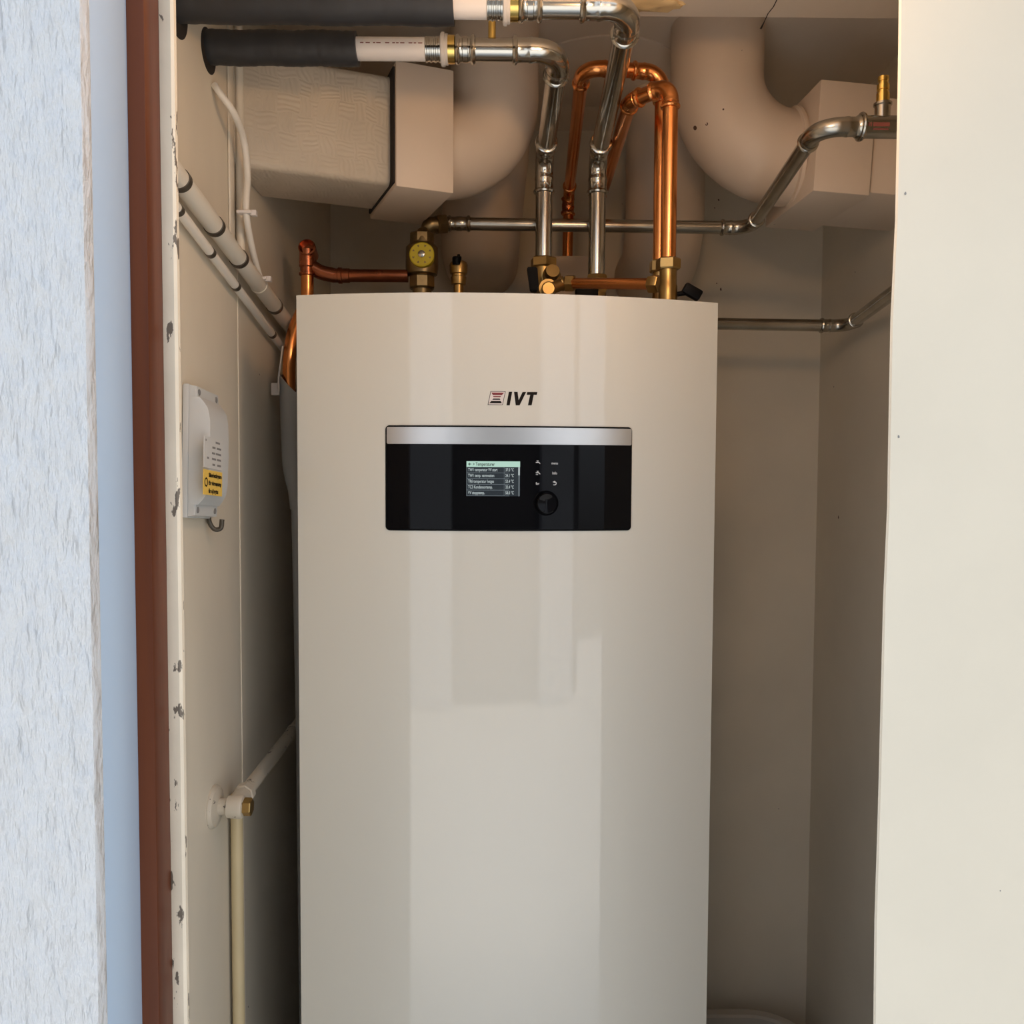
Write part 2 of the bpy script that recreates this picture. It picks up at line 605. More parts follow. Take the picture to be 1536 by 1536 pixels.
# small nail holes, knocks and scuffs on the walls
marks = [('wall_partition', 1358, 290, 0.0020, 'Y', 0.8), ('wall_partition', 1348, 655, 0.0018, 'Y', 0.8), ('wall_partition', 1500, 1336, 0.0010, 'Y', 0.8),
         ('wall_right', 1258, 776, 0.0045, 'X', XR), ('wall_right', 1251, 580, 0.0028, 'X', XR), ('wall_right', 1283, 408, 0.0028, 'X', XR),
         ('wall_back', 1081, 434, 0.0042, 'Y', YB), ('wall_back', 1075, 425, 0.0020, 'Y', YB), ('wall_back', 1078, 300, 0.0035, 'Y', YB), ('wall_back', 1072, 312, 0.0025, 'Y', YB),
         ('wall_back', 1168, 1213, 0.0016, 'Y', YB), ('wall_left', 389, 562, 0.0022, 'X', XL), ('wall_left', 367, 1350, 0.0022, 'X', XL), ('wall_left', 372, 1510, 0.0022, 'X', XL)]
for par, px, py, rad, ax_, pos in marks:
    q = at(px, py, pos) if ax_ == 'Y' else at_x(px, py, pos)
    nrm_ = V((0, -1, 0)) if ax_ == 'Y' else V((-1 if pos > 0 else 1, 0, 0))
    bm = B()
    sx2, sy2 = frame(nrm_)
    ctr2 = q + nrm_ * 0.0004
    ring = []
    for k in range(11):
        a = 2 * math.pi * k / 11
        j = rad * random.uniform(0.55, 1.1)
        ring.append(bm.verts.new(ctr2 + sx2 * (math.cos(a) * j * 0.6) + sy2 * (math.sin(a) * j)))
    bm.faces.new(ring)
    bmesh.ops.triangulate(bm, faces=bm.faces)
    struct('wall_mark', bm, m_chipmark if par != 'wall_partition' else m_inkgrey, bpy.data.objects[par])

# front wall of the house: white boarding left of the opening, lintel above and the right-hand side out of view
ZL = 2.24
bm = B()
box(bm, (-2.2, YF0, 0.0), (-0.2885, YF0 + 0.0148, 2.9), 0.0015)
struct('wall_front', bm, m_ext)
struct('wall_front_right', box(B(), (0.78, YF0, 0.0), (2.2, YF0 + 0.11, 2.9)), m_ext)
struct('wall_front_top', box(B(), (-0.2885, YF0, ZL), (0.78, YF0 + 0.11, 2.9)), m_ext)
# door frame, from outside to inside: blue-grey lining, brown varnished rebate, chipped cream inner strip
struct('trim_1', box(B(), (-0.52, YF0 + 0.0148, 0.0), (-0.2898, 0.6758, ZL), 0.0008), m_blue)
bm = B()
box(bm, (-0.52, 0.6758, 0.0), (-0.2766, 0.7055, ZL), 0.0012)
struct('trim_2', bm, m_wood)
bm = B()
bmesh.ops.create_grid(bm, x_segments=1, y_segments=1, size=0.1)
bm.clear()
NZ = 160
rows = []
for i in range(NZ + 1):
    z = ZL * i / NZ
    j = 0.0012 * math.sin(z * 37) * math.sin(z * 11.3) + random.uniform(-0.0004, 0.0004)
    rows.append([bm.verts.new(c) for c in ((-0.52, 0.7045, z), (-0.2785 + j, 0.7045, z), (-0.2772 + j, 0.7040, z),
                                           (-0.2675, 0.7040, z), (-0.2655, 0.7060, z), (-0.2655, 0.7110, z), (-0.52, 0.7115, z))])
for a, b_ in zip(rows, rows[1:]):
    for k in range(7):
        bm.faces.new((a[k], a[(k + 1) % 7], b_[(k + 1) % 7], b_[k]))
bm.faces.new(rows[0]); bm.faces.new(rows[-1])
struct('trim_3', bm, m_chip)

# added, unseen: dark panel and two pale uprights that put bands in the cabinet's reflection
bm = B()
box(bm, (-1.5, -3.35, 0.0), (1.9, -3.3, 3.1))
struct('added_dark_panel', bm, m_dark_panel)
bm = B()
box(bm, (-1.50, -3.3, 0.0), (-0.50, -3.1, 3.3), 0.01)
struct('added_pale_panel', bm, m_pale_panel)
bm = B()
box(bm, (1.10, -3.3, 0.0), (1.72, -3.1, 3.3), 0.01)
struct('added_pale_panel', bm, m_pale_panel)

# ---------------------------------------------------------------- the lamp on the soffit inside the door head
LP = V((0.16, 0.765, ZS))
lamp = thing('ceiling_lamp', 'small bare bulb hanging on a short stem from the soffit just inside the door head', 'lamp', LP)
obj('lamp_holder', lathe(B(), LP, LP + V((0, 0, -1)), [(0, 0.045), (0.012, 0.045), (0.015, 0.02), (0.018, 0.006), (0.090, 0.006), (0.092, 0.018), (0.122, 0.018), (0.124, 0.015)], 32), m_flange, lamp)
prof = [(0.122, 0.013), (0.130, 0.014)] + [(0.160 - 0.034 * math.cos(a), max(0.0005, 0.034 * math.sin(a))) for a in [0.45 + (math.pi - 0.45) * i / 14 for i in range(15)]]
obj('bulb', lathe(B(), LP, LP + V((0, 0, -1)), prof, 32), m_lamp, lamp)

# ================================================================ THE HEAT PUMP
PL = at_z(444.5, 443, 1.8)
PR = at_z(1077, 454.5, 1.8)
MID = (PL + PR) / 2
W = (PR - PL).length
YAW = math.atan2(PR.y - PL.y, PR.x - PL.x)
HP = thing('heat_pump', 'tall white heat pump cabinet with bowed front, black control panel and dark letters above it',
           'heat pump', (MID.x, MID.y, 0), YAW)
HM = WORLD[HP.name]
HMI = HM.inverted()
SAG = 0.043
RF = (W * W / 4 + SAG * SAG) / (2 * SAG)
YCC = RF - SAG


def front(u, z, off=0.0):
    """point on the bowed front in the cabinet's space, off metres in front of it"""
    a = math.asin(max(-1, min(1, u / RF)))
    return V(((RF + off) * math.sin(a), YCC - (RF + off) * math.cos(a), z))


def on_front(px, py):
    """where the line of sight through a pixel meets the bowed front: (u, z)"""
    o = HMI @ CAM
    d = HMI.to_3x3() @ ray(px, py)
    ox, oy = o.x, o.y - YCC
    A = d.x ** 2 + d.y ** 2
    Bq = 2 * (ox * d.x + oy * d.y)
    C = ox * ox + oy * oy - RF * RF
    tt = (-Bq - math.sqrt(Bq * Bq - 4 * A * C)) / (2 * A)
    q = o + d * tt
    return q.x, q.z


def plate(bm, u0, u1, z0, z1, rad, ob, of, nu=30):
    """rounded rectangle lying on the bowed front"""
    us = []
    if rad > 0:
        us += [u0 + rad * (1 - math.cos(k * math.pi / 16)) for k in range(0, 8)]
    us += [u0 + rad + (u1 - u0 - 2 * rad) * k / nu for k in range(nu + 1)]
    if rad > 0:
        us += [u1 - rad * (1 - math.cos(k * math.pi / 16)) for k in range(7, -1, -1)]
    cols = []
    for u in us:
        q = 0.0
        if rad > 0:
            du = max(0.0, u0 + rad - u, u - (u1 - rad))
            q = rad - math.sqrt(max(0.0, rad * rad - du * du)) * 0.9999
        cols.append([bm.verts.new(front(u, z0 + q, of)), bm.verts.new(front(u, z1 - q, of)),
                     bm.verts.new(front(u, z1 - q, ob)), bm.verts.new(front(u, z0 + q, ob))])
    for a, b_ in zip(cols, cols[1:]):
        for k in range(4):
            bm.faces.new((a[k], b_[k], b_[(k + 1) % 4], a[(k + 1) % 4]))
    bm.faces.new(cols[0]); bm.faces.new(cols[-1])
    return bm


def px_plate(bm, x0, y0, x1, y1, rad, ob, of, nu=30):
    u0, za = on_front(x0, (y0 + y1) / 2)
    u1, zb = on_front(x1, (y0 + y1) / 2)
    um, z1 = on_front((x0 + x1) / 2, y0)
    um, z0 = on_front((x0 + x1) / 2, y1)
    plate(bm, u0, u1, z0, z1, rad, ob, of, nu)
    return u0, u1, z0, z1


bm = B()
plate(bm, -W / 2, W / 2, 0.07, 1.8, 0.0, -0.018, 0.0, 60)
bmesh.ops.recalc_face_normals(bm, faces=bm.faces)
obj('front_panel', bm, m_case, HP, True, sharp=50)
bm = B()
box(bm, (-W / 2 + 0.006, 0.020, 0.05), (W / 2 - 0.006, 0.60, 1.785), 0.004)
obj('body', bm, m_side, HP, True)
bm = B()
box(bm, (-W / 2 + 0.03, 0.04, 0.0), (W / 2 - 0.03, 0.56, 0.05))
obj('plinth', bm, m_black, HP, True)

# control panel
bm = B()
U0, U1, Z0, Z1 = px_plate(bm, 578.5, 638.7, 947, 796.5, 0.006, -0.001, 0.0012, 44)
CP = obj('control_panel', bm, m_black, HP, True)
mrg = 0.0024
_, zst = on_front(762, 666.5)
bm = B()
plate(bm, U0 + mrg, U1 - mrg * 0.6, Z0 + mrg, zst - 0.0007, 0.003, 0.001, 0.0026, 44)
obj('glass_front', bm, m_gloss, CP, True, sharp=50)
bm = B()
plate(bm, U0 + mrg, U1 - mrg * 0.6, zst, Z1 - mrg, 0.002, 0.001, 0.0032, 44)
obj('trim_strip', bm, m_brush, CP, True, label='brushed metal strip along the top of the control panel')
# display module, a little proud of the glass with a soft edge
bm = B()
a = px_plate(bm, 678, 671, 857, 789, 0.012, 0.002, 0.0040, 24)
plate(bm, a[0] + 0.003, a[1] - 0.003, a[2] + 0.003, a[3] - 0.003, 0.010, 0.004, 0.0054, 24)
obj('display_module', bm, m_gloss, CP, True, sharp=60)
OF = 0.0056
bm = B()
sc = px_plate(bm, 700, 692, 779.5, 744, 0.0, 0.0052, OF, 10)
obj('screen', bm, m_scrdark, CP, True)
su0, su1, sz0, sz1 = sc
sw, sh = su1 - su0, sz1 - sz0


def scr(x, y, off=OF + 0.0001):       # screen space 0..1
    return front(su0 + sw * x, sz0 + sh * y, off)


bm = B()
put2d(bm, rect2d(0.0, 0.835, 1.0, 1.0, 8), lambda x, y: scr(x, y))
obj('screen_header', bm, m_scrhead, CP, True)
bm = B()
for k in range(5):
    put2d(bm, rect2d(0.0, 0.165 * k + 0.004, 0.80, 0.165 * k + 0.014, 8), lambda x, y: scr(x, y))
for x0, x1 in ((0.0, 0.008), (0.972, 0.992)):
    put2d(bm, rect2d(x0, 0.0, x1, 0.835, 1), lambda x, y: scr(x, y))
put2d(bm, rect2d(0.700, 0.01, 0.705, 0.83, 1), lambda x, y: scr(x, y))
obj('screen_lines', bm, m_scrline, CP, True)
bm = B()
rowsT = [('TW1 temperatur VV start', '37.0 °C'), ('TW1 temp. varmvatten', '24.1 °C'), ('TR6 temperatur hetgas', '53.4 °C'),
         ('TC3 Kondensortemp.', '33.4 °C'), ('VV stopptemp.', '58.0 °C')]
for k, (s1, s2) in enumerate(rowsT):
    yb = 0.835 - 0.165 * (k + 1) + 0.045
    put2d(bm, text2d(s1, 0.125, 0.002), lambda x, y, yb=yb: scr(0.03 + x * 0.41, yb + y))
    put2d(bm, text2d(s2, 0.125, 0.002), lambda x, y, yb=yb: scr(0.725 + x * 0.41, yb + y))
put2d(bm, rect2d(0.966, 0.60, 0.996, 0.83, 1), lambda x, y: scr(x, y, OF + 0.0002))
obj('screen_text', bm, m_scrtext, CP, True)
bm = B()
put2d(bm, text2d('> Temperaturer', 0.135, 0.002), lambda x, y: scr(0.115 + x * 0.46, 0.872 + y, OF + 0.0002))
put2d(bm, ([(0, 0.5), (0.6, 0.0), (0.45, 0.42), (1.0, 0.42), (1.0, 0.6), (0.45, 0.6), (0.6, 1.0)],
           [(0, 1, 2), (0, 2, 5), (2, 3, 4, 5), (0, 5, 6)]),
      lambda x, y: scr(0.03 + x * 0.06, 0.865 + y * 0.105, OF + 0.0002))
obj('header_text', bm, m_ink, CP, True)
# keys
bm = B()


def key_at(px, py):
    return on_front(px, py)


for word, px, py, h in (('menu', 831, 696.5, 0.0048), ('Info', 831, 711.5, 0.0052), ('fav', 805.5, 727, 0.0050)):
    ku, kz = key_at(px, py)
    put2d(bm, text2d(word, h, 0.0001, align='CENTER', sx=0.85), lambda x, y, ku=ku, kz=kz: front(ku + x, kz + y, OF + 0.0001))
for px, py, twin in ((806, 694, False), (806, 709.5, True)):           # taps
    ku, kz = key_at(px, py)
    f_ = lambda x, y, ku=ku, kz=kz: front(ku + x * 0.0036, kz + y * 0.0036, OF + 0.0001)
    put2d(bm, rect2d(-0.15, 0.2, 0.12, 0.75), f_)
    put2d(bm, rect2d(-0.5, 0.6, 0.35, 0.8), f_)
    put2d(bm, ([(-0.8, -0.1), (0.4, -0.1), (0.9, -0.6), (0.9, -0.2), (0.45, 0.25), (-0.8, 0.25)], [(0, 1, 4, 5), (1, 2, 3, 4)]), f_)
    if twin:
        put2d(bm, rect2d(-0.75, -0.75, -0.45, -0.45), f_)
        put2d(bm, rect2d(-0.25, -0.75, 0.05, -0.45), f_)
ku, kz = key_at(830.5, 725)                                            # return arrow
ra = []
for k in range(13):
    a = math.pi / 2 - math.pi * k / 12
    ra.append((0.2 + 0.55 * math.cos(a), 0.62 * math.sin(a), 0.2 + 0.28 * math.cos(a), 0.34 * math.sin(a)))
vs = [q for r_ in ra for q in ((r_[0], r_[1]), (r_[2], r_[3]))]
fs = [(2 * k, 2 * k + 2, 2 * k + 3, 2 * k + 1) for k in range(12)]
f_ = lambda x, y: front(ku + x * 0.0042, kz + y * 0.0042, OF + 0.0001)
put2d(bm, (vs, fs), f_)
put2d(bm, ([(0.2, 0.9), (-0.6, 0.48), (0.2, 0.1)], [(0, 1, 2)]), f_)
put2d(bm, rect2d(-0.35, -0.62, 0.2, -0.34), f_)
obj('key_icons', bm, m_icon, CP, True, label='pale key symbols and words on the black display')
# turning knob
ku, kz = on_front(818, 754.5)
kp = front(ku, kz, 0.0045)
kd = (front(ku, kz, 1.0) - front(ku, kz, 0.0)).normalized()
bm = B()
lathe(bm, kp, kp + kd, [(0, 0.0175), (0.002, 0.0175), (0.0028, 0.0168), (0.0022, 0.0155), (0.0022, 0.0150), (0.011, 0.0142),
                        (0.0125, 0.0130), (0.0122, 0.0112), (0.0110, 0.006), (0.0106, 0.001)], 48)
obj('knob', bm, m_gloss, CP, True)

# letters and emblem above the control panel
bm = B()
for poly in (((759.6, 608), (764.6, 608), (768.3, 587.6), (763.3, 587.6)),
             ((771.0, 587.8), (776.4, 587.8), (778.0, 600.4), (783.8, 588.0), (789.2, 588.0), (779.4, 608), (773.6, 608)),
             ((790.9, 588), (806.0, 588), (805.2, 592.3), (800.6, 592.3), (797.4, 608), (791.8, 608), (795.2, 592.3), (790.0, 592.3))):
    bm.faces.new([bm.verts.new(front(*on_front(px, py), 0.0004)) for px, py in poly])
LG = obj('logo', bm, m_ink, HP, True, label='dark slanted letters with a small striped emblem')
eu0, ez0 = on_front(731.5, 607.3)
eu1, ez1 = on_front(758.5, 587)
ew, eh = eu1 - eu0, ez1 - ez0
sl = 0.16 * ew
E = lambda x, y, off=0.0003: front(eu0 + x * (ew - sl) + y * sl, ez0 + y * eh, off)
bm = B()
put2d(bm, ([(0, 0), (1, 0), (1, 1), (0, 1)], [(0, 1, 2, 3)]), E)
obj('emblem_ground', bm, m_logopale, LG, True)
bm = B()
tq = 0.035
for q in (([(0, 0), (1, 0), (1, tq), (0, tq)]), ([(0, 1 - tq), (1, 1 - tq), (1, 1), (0, 1)]), ([(0, 0), (tq, 0), (tq, 1), (0, 1)]),
          ([(1 - tq, 0), (1, 0), (1, 1), (1 - tq, 1)])):
    put2d(bm, (q, [(0, 1, 2, 3)]), lambda x, y: E(x, y, 0.0004))
for y0, y1, h0, h1 in ((0.12, 0.29, 0.42, 0.31), (0.37, 0.47, 0.27, 0.21)):
    put2d(bm, ([(0.5 - h0, y0), (0.5 + h0, y0), (0.5 + h1, y1), (0.5 - h1, y1)], [(0, 1, 2, 3)]), lambda x, y: E(x, y, 0.0004))
obj('emblem_bars', bm, m_ink, LG, True)
bm = B()
for y0, y1, h0, h1 in ((0.56, 0.65, 0.22, 0.28), (0.72, 0.90, 0.30, 0.42)):
    put2d(bm, ([(0.5 - h0, y0), (0.5 + h0, y0), (0.5 + h1, y1), (0.5 - h1, y1)], [(0, 1, 2, 3)]), lambda x, y: E(x, y, 0.0004))
obj('emblem_red_bars', bm, m_logored, LG, True, label='dark red bars')

# ================================================================ CHROME RUNS FROM THE LEFT WALL
ZP = CZ + 0.572
YU, YLw, YV = 1.098, 1.211, 1.53
ZV = at(896, 238, YV).z         # the runs fall a little towards the back


def xat(px, Y):
    return at(px, 300, Y).x


def insulated_run(name, label, Y, px_hole, px_foam, px_pex, px_crimp, px_fl, px_br, px_c1, px_elb, px_low, py_end, rf, rp, r, stub):
    root = thing(name, label, 'pipe', (XL + 0.02, Y, ZP))
    ax = lambda px: V((xat(px, Y), Y, ZP))
    # foam sleeve, faintly wrinkled
    bm = B()
    x0, x1 = XL - 0.01, xat(px_foam, Y)
    N = 60
    sweep(bm, [(x0 + (x1 - x0) * i / N, Y, ZP + 0.0006 * math.sin(i * 0.31)) for i in range(N + 1)],
          [rf * (1 + 0.018 * math.sin(i * 1.7) * math.sin(i * 0.37)) for i in range(N + 1)], 32)
    obj('foam_sleeve', bm, m_foam, root, label='black foam sleeve')
    pp = obj('plastic_pipe', cyl(B(), ax(px_foam) - V((0.01, 0, 0)), ax(px_pex) + V((0.006, 0, 0)), rp), m_pex, root,
             label='white plastic pipe end')
    # faint red print along the plastic pipe
    bm = B()
    Lx = xat(px_pex, Y) - xat(px_foam, Y)
    xx = xat(px_foam, Y) + 0.006
    while xx < xat(px_pex, Y) - 0.004:
        l_ = random.uniform(0.0025, 0.006)
        ang = math.radians(2)
        for da in (0.0, 0.07):
            pass
        y_ = Y - (rp + 0.0002) * math.cos(ang); z_ = ZP + (rp + 0.0002) * math.sin(ang)
        y2 = Y - (rp + 0.0002) * math.cos(ang + 0.10); z2 = ZP + (rp + 0.0002) * math.sin(ang + 0.10)
        bm.faces.new([bm.verts.new(c) for c in ((xx, y_, z_), (xx + l_, y_, z_), (xx + l_, y2, z2), (xx, y2, z2))])
        xx += l_ + random.uniform(0.001, 0.006)
    obj('print', bm, m_maroon, pp, label='faint red print')
    # crimp sleeve with ribs, pale flange, brass ring
    a, b_ = ax(px_pex), ax(px_crimp)
    L = (b_ - a).length
    prof = [(0, rp * 1.02), (0.001, rp * 1.1)]
    for k in range(3):
        t0 = L * (0.12 + 0.28 * k)
        prof += [(t0, rp * 1.1), (t0 + L * 0.05, rp * 1.03), (t0 + L * 0.16, rp * 1.03), (t0 + L * 0.21, rp * 1.1)]
    prof += [(L, rp * 1.1)]
    obj('crimp_sleeve', lathe(B(), a, b_, prof, 32), m_steel, root)
    a, b_ = ax(px_crimp), ax(px_fl)
    L = (b_ - a).length
    bm = lathe(B(), a, b_, [(0, rp * 1.32), (L * 0.15, rp * 1.42), (L * 0.55, rp * 1.42), (L * 0.6, rp * 1.30), (L * 0.95, rp * 1.30), (L, rp * 1.2)], 32)
    obj('flange', bm, m_flange, root)
    a, b_ = ax(px_fl), ax(px_br)
    obj('brass_ring', lathe(B(), a, b_, [(0, r * 1.22), ((b_ - a).length, r * 1.22)], 32), m_goldb, root, label='bright brass ring')
    # coupling, pipe, elbow to the back, long pipe, elbow down
    obj('coupling', press_coupling(B(), ax(px_br), ax(px_c1), r), m_steel, root)
    cor = ax(px_elb)
    low = V((at(px_low, 300, YV).x, YV, ZV))
    end = V((low.x, YV, at(px_low, py_end, YV).z))
    press_run(root, [ax(px_c1) - V((0.01, 0, 0)), cor, low, end], r, 0.034, 0.030, m_steel)
    if stub:
        q = ax(stub)
        bm = lathe(B(), q + V((0, 0, r)), q + V((0, 0, r + 0.03)), [(-0.004, 0.0052), (0.022, 0.0052), (0.023, 0.0045), (0.027, 0.0045)], 20)
        obj('bleed_nipple', bm, m_goldb, root, label='short bright brass nipple')
    return root, end


upper, end_u = insulated_run('insulated_pipe',
                             'topmost chrome pipe run, with the longer black foam sleeve on its left half',
                             YU, 288, 680, 729, 753, 764, 776, 812, 943, 896, 413, 0.0233, 0.0158, 0.0148, None)
lower, end_l = insulated_run('insulated_pipe',
                             'second chrome pipe run from the top, with the shorter black foam sleeve and white pipe',
                             YLw, 322, 537, 638, 661, 672, 682, 713, 838, 816, 387, 0.0222, 0.0150, 0.0148, 737)
# holes in the left wall round the two sleeves
for py, Y, r, nm in ((30, YU, 0.036, 'pipe_hole'), (95, YLw, 0.029, 'pipe_hole')):
    bm = B()
    c = V((XL, Y - 0.003, ZP - 0.006))
    lathe(bm, c - V((0.004, 0, 0)), c + V((1, 0, 0)), [(0, r), (0.0045, r)], 36)
    struct(nm, bm, m_void, wl)

# ================================================================ COPPER RUNS
RC = 0.0111
ca = thing('copper_pipe_run', 'rear copper pipe rising from the cream block, bending over above its twin', 'pipe',
           at(852, 396, 1.88))
pA0 = at(851, 397, 1.88)
pA0.z = at(886, 397, 1.92).z + 0.0005
pA1 = V((pA0.x + 0.002, 1.88, CZ + 0.590))
pA2 = at(874, 101, 1.35)
pA3 = V((at(991, 300, 1.365).x, 1.365, pA2.z))
pA4 = V((pA3.x, 1.365, at(991, 402, 1.365).z))
press_run(ca, [pA0, pA1, pA2, pA3, pA4], RC, 0.026, 0.022, m_copper)
obj('coupling', press_coupling(B(), at(851, 322, 1.88), at(852, 296, 1.88), RC), m_oldcop, ca)
cb = thing('copper_pipe_run', 'front copper pipe bending over in a tight hook, dropping to the right brass valve', 'pipe',
           at(1006, 402, 1.27))
pB0 = at(893, 322, 1.92)
pB1 = at(946, 152, 1.325)
pB2 = at(1006, 127, 1.27)
pB3 = V((pB2.x, 1.27, at(1006, 402, 1.27).z))
press_run(cb, [pB0, pB1, pB2, pB3], RC, 0.022, 0.012, m_copper)

# ---------------------------------------------------------------- brass valves on the cabinet top
TOP = 1.786
vr = thing('brass_valve', 'brass valve under the front copper pipe at the right end of the cabinet top', 'valve',
           (pB3.x, 1.27, TOP))
c = V((pB3.x, 1.27, 0))
zz = lambda px, py, Y: at(px, py, Y).z
z1, z2 = zz(1006, 405, 1.27), zz(1006, 388, 1.27)
obj('nut', hexnut(B(), c + V((0, 0, z1)), c + V((0, 0, z2)), 0.0180, 0.2), m_brass, vr)
bm = lathe(B(), c + V((0, 0, TOP)), c + V((0, 0, 3)),
           [(0, 0.015), (0.004, 0.015), (0.005, 0.0125), (0.012, 0.0125), (0.013, 0.0135), (0.038, 0.0135), (0.040, 0.0125), (z1 - TOP, 0.0125)], 28)
obj('valve_body', bm, m_brass, vr)
hk = at(1038, 438, 1.27)
bm = B()
box(bm, (-0.014, -0.007, -0.008), (0.014, 0.007, 0.008), 0.003, M.Translation(hk) @ M.Rotation(0.5, 4, 'Y'))
cyl(bm, c + V((0.010, 0, hk.z - 0.004)), hk, 0.0035)
obj('handle', bm, m_black, vr, label='black plastic handle')
va = thing('brass_valve', 'small brass nut and stub half hidden behind the right brass valve', 'valve', (pA4.x, 1.365, TOP))
c = V((pA4.x, 1.365, 0))
z1, z2 = zz(988, 409, 1.365), zz(988, 391, 1.365)
obj('nut', hexnut(B(), c + V((0, 0, z1)), c + V((0, 0, z2)), 0.0165, 0.1), m_brass, va)
obj('valve_body', lathe(B(), c + V((0, 0, TOP)), c + V((0, 0, 3)), [(0, 0.012), (z1 - TOP, 0.0105)], 24), m_brass, va)

# tie pipe between the right and the left valve
YT0, YT1 = 1.44, 1.305
tie0, tie1 = at(858, 425, YT0), at(972, 426, YT1)
tp = thing('copper_tie_pipe', 'short level copper pipe joining the two brass valves above the cabinet edge', 'pipe', (tie0 + tie1) / 2)
dt = (tie1 - tie0).normalized()
obj('pipe', cyl(B(), tie0 - dt * 0.006, tie1 + dt * 0.006, 0.0088), m_copper, tp)
obj('nut', hexnut(B(), at(848, 425, YT0 + 0.005), at(862, 425, YT0), 0.0142, 0.3), m_brass, tp)
obj('nut', hexnut(B(), at(974, 426, YT1), at(989, 426, YT1 - 0.01), 0.0138, 0.3), m_brass, tp)

# left valve, an angled body under the lower chrome run
vl = thing('brass_valve', 'brass angle valve with black lever under the left chrome pipe', 'valve', (end_l.x, 1.56, TOP))
c = V((end_l.x, YV, 0))
z1, z2 = zz(815, 402, YV), zz(815, 387, YV)
obj('nut', hexnut(B(), c + V((0, 0, z1)), c + V((0, 0, z2)), 0.0235, 0.15), m_brass, vl)
bm = lathe(B(), c + V((0, 0, TOP)), c + V((0, 0, 3)), [(0, 0.017), (z1 - TOP, 0.0175)], 28)
pf = at(823, 432, 1.42)
pb = V((end_l.x, YV, pf.z + 0.01))
cyl(bm, pb, pf + V((0, 0.02, 0.004)), 0.0165, 0.0150, 28)
lathe(bm, pf + V((0, 0.022, 0)), pf + V((0, -1, 0)), [(0, 0.0115), (0.018, 0.0115), (0.02, 0.0095)], 28)
q = at(826, 409, 1.49)
lathe(bm, q + V((0, 0.03, -0.01)), q + V((0.004, -0.02, 0.004)), [(0, 0.013), (0.02, 0.0135), (0.022, 0.0155), (0.028, 0.0155), (0.03, 0.0125), (0.036, 0.0135), (0.042, 0.0115)], 28)
cyl(bm, pf + V((0.0, 0.012, 0)), at(848, 425, YT0 + 0.004), 0.0095)
lathe(bm, at(838, 426, YT0 + 0.005), at(848, 425, YT0 + 0.004), [(0.004, 0.011), (0.005, 0.0125), (0.008, 0.0125), (0.009, 0.010)], 24)
obj('valve_body', bm, m_brass, vl)
bm = B()
ql = [at(px, py, 1.47) for px, py in ((790.5, 400), (806, 400), (809, 436), (795.5, 435))]
for dy in (0.0, 0.02):
    pass
lo_ = [bm.verts.new(v_) for v_ in ql]
hi_ = [bm.verts.new(v_ + V((0, 0.022, 0))) for v_ in ql]
bm.faces.new(lo_); bm.faces.new(hi_)
for k in range(4):
    bm.faces.new((lo_[k], lo_[(k + 1) % 4], hi_[(k + 1) % 4], hi_[k]))
bmesh.ops.bevel(bm, geom=list(bm.edges), offset=0.0015, segments=2, affect='EDGES')
obj('lever', bm, m_black, vl, label='black plastic lever')
# middle valve below the upper chrome run
vm = thing('brass_valve', 'low brass fitting with black lever end, behind the copper tie pipe', 'valve', (end_u.x, YV, TOP))
c = V((end_u.x, YV, 0))
z1, z2 = zz(896, 440, YV), zz(896, 413, YV)
obj('nut', hexnut(B(), c + V((0, 0, z1)), c + V((0, 0, z2)), 0.0195, 0.0), m_brass, vm)
obj('valve_body', lathe(B(), c + V((0, 0, TOP)), c + V((0, 0, 3)), [(0, 0.017), (z1 - TOP, 0.017)], 24), m_brass, vm)
q0, q1 = at(863, 441, 1.5), at(897, 433.5, 1.5)
bm = box(B(), (q0.x, 1.49, q0.z - 0.01), (q1.x, 1.51, q1.z), 0.002)
cyl(bm, (end_u.x - 0.004, YV, q0.z - 0.004), ((q0.x + q1.x) / 2, 1.505, q0.z - 0.004), 0.004)
obj('lever', bm, m_black, vm, label='black plastic lever end')

# ================================================================ STEEL PIPE ACROSS THE BACK AND UP TO THE RIGHT TEE
RH = 0.0113
YH = 1.572
hz = thing('steel_pipe_run', 'steel pipe crossing behind the chrome pipes, then climbing forward to a tee by the partition', 'pipe',
           at(668, 337, YH))
h0 = at(672, 335.5, YH)
h1 = at(1126, 342, YH)
YT = 1.134
h2 = at(1228, 190, YT)
h4 = V((0.71, YT, h2.z))
obj('coupling', press_coupling(B(), at(671, 335.5, YH), at(706, 335.7, YH), RH), m_dull, hz)
# tee
t0 = V((xat(1285, YT), YT, h2.z))
t1 = V((xat(1352, YT), YT, h2.z))
press_run(hz, [h0, h1, h2, t0 + V((0.012, 0, 0))], RH, 0.030, 0.022, m_dull)
bm = B()
L = (t1 - t0).length
lathe(bm, t0, t1, [(0, RH * 1.1), (0.001, 0.0172), (0.003, 0.0180), (0.0055, 0.0172), (0.007, 0.0140), (L, 0.0140)], 28)
obj('tee', bm, m_dull, hz)
tn = V((xat(1320.5, YT), YT, h2.z))
zt = lambda py: at(1320, py, YT).z
bm = lathe(B(), tn, tn + V((0, 0, 1)), [(0.005, 0.0098), (zt(160) - tn.z, 0.0098), (zt(160) - tn.z + 0.0015, 0.0115), (zt(154) - tn.z - 0.001, 0.0115), (zt(154) - tn.z, 0.0095)], 24)
obj('tee_branch', bm, m_dull, hz)
bm = lathe(B(), tn + V((0, 0, zt(155) - tn.z)), tn + V((0, 0, 1)), [(0, 0.0082), (0.012, 0.0082), (0.0125, 0.0065), (0.016, 0.0065), (0.0165, 0.0078),
                                                                     (0.023, 0.0078), (0.0235, 0.006), (0.027, 0.006), (0.0275, 0.0068), (0.033, 0.0068)], 24)
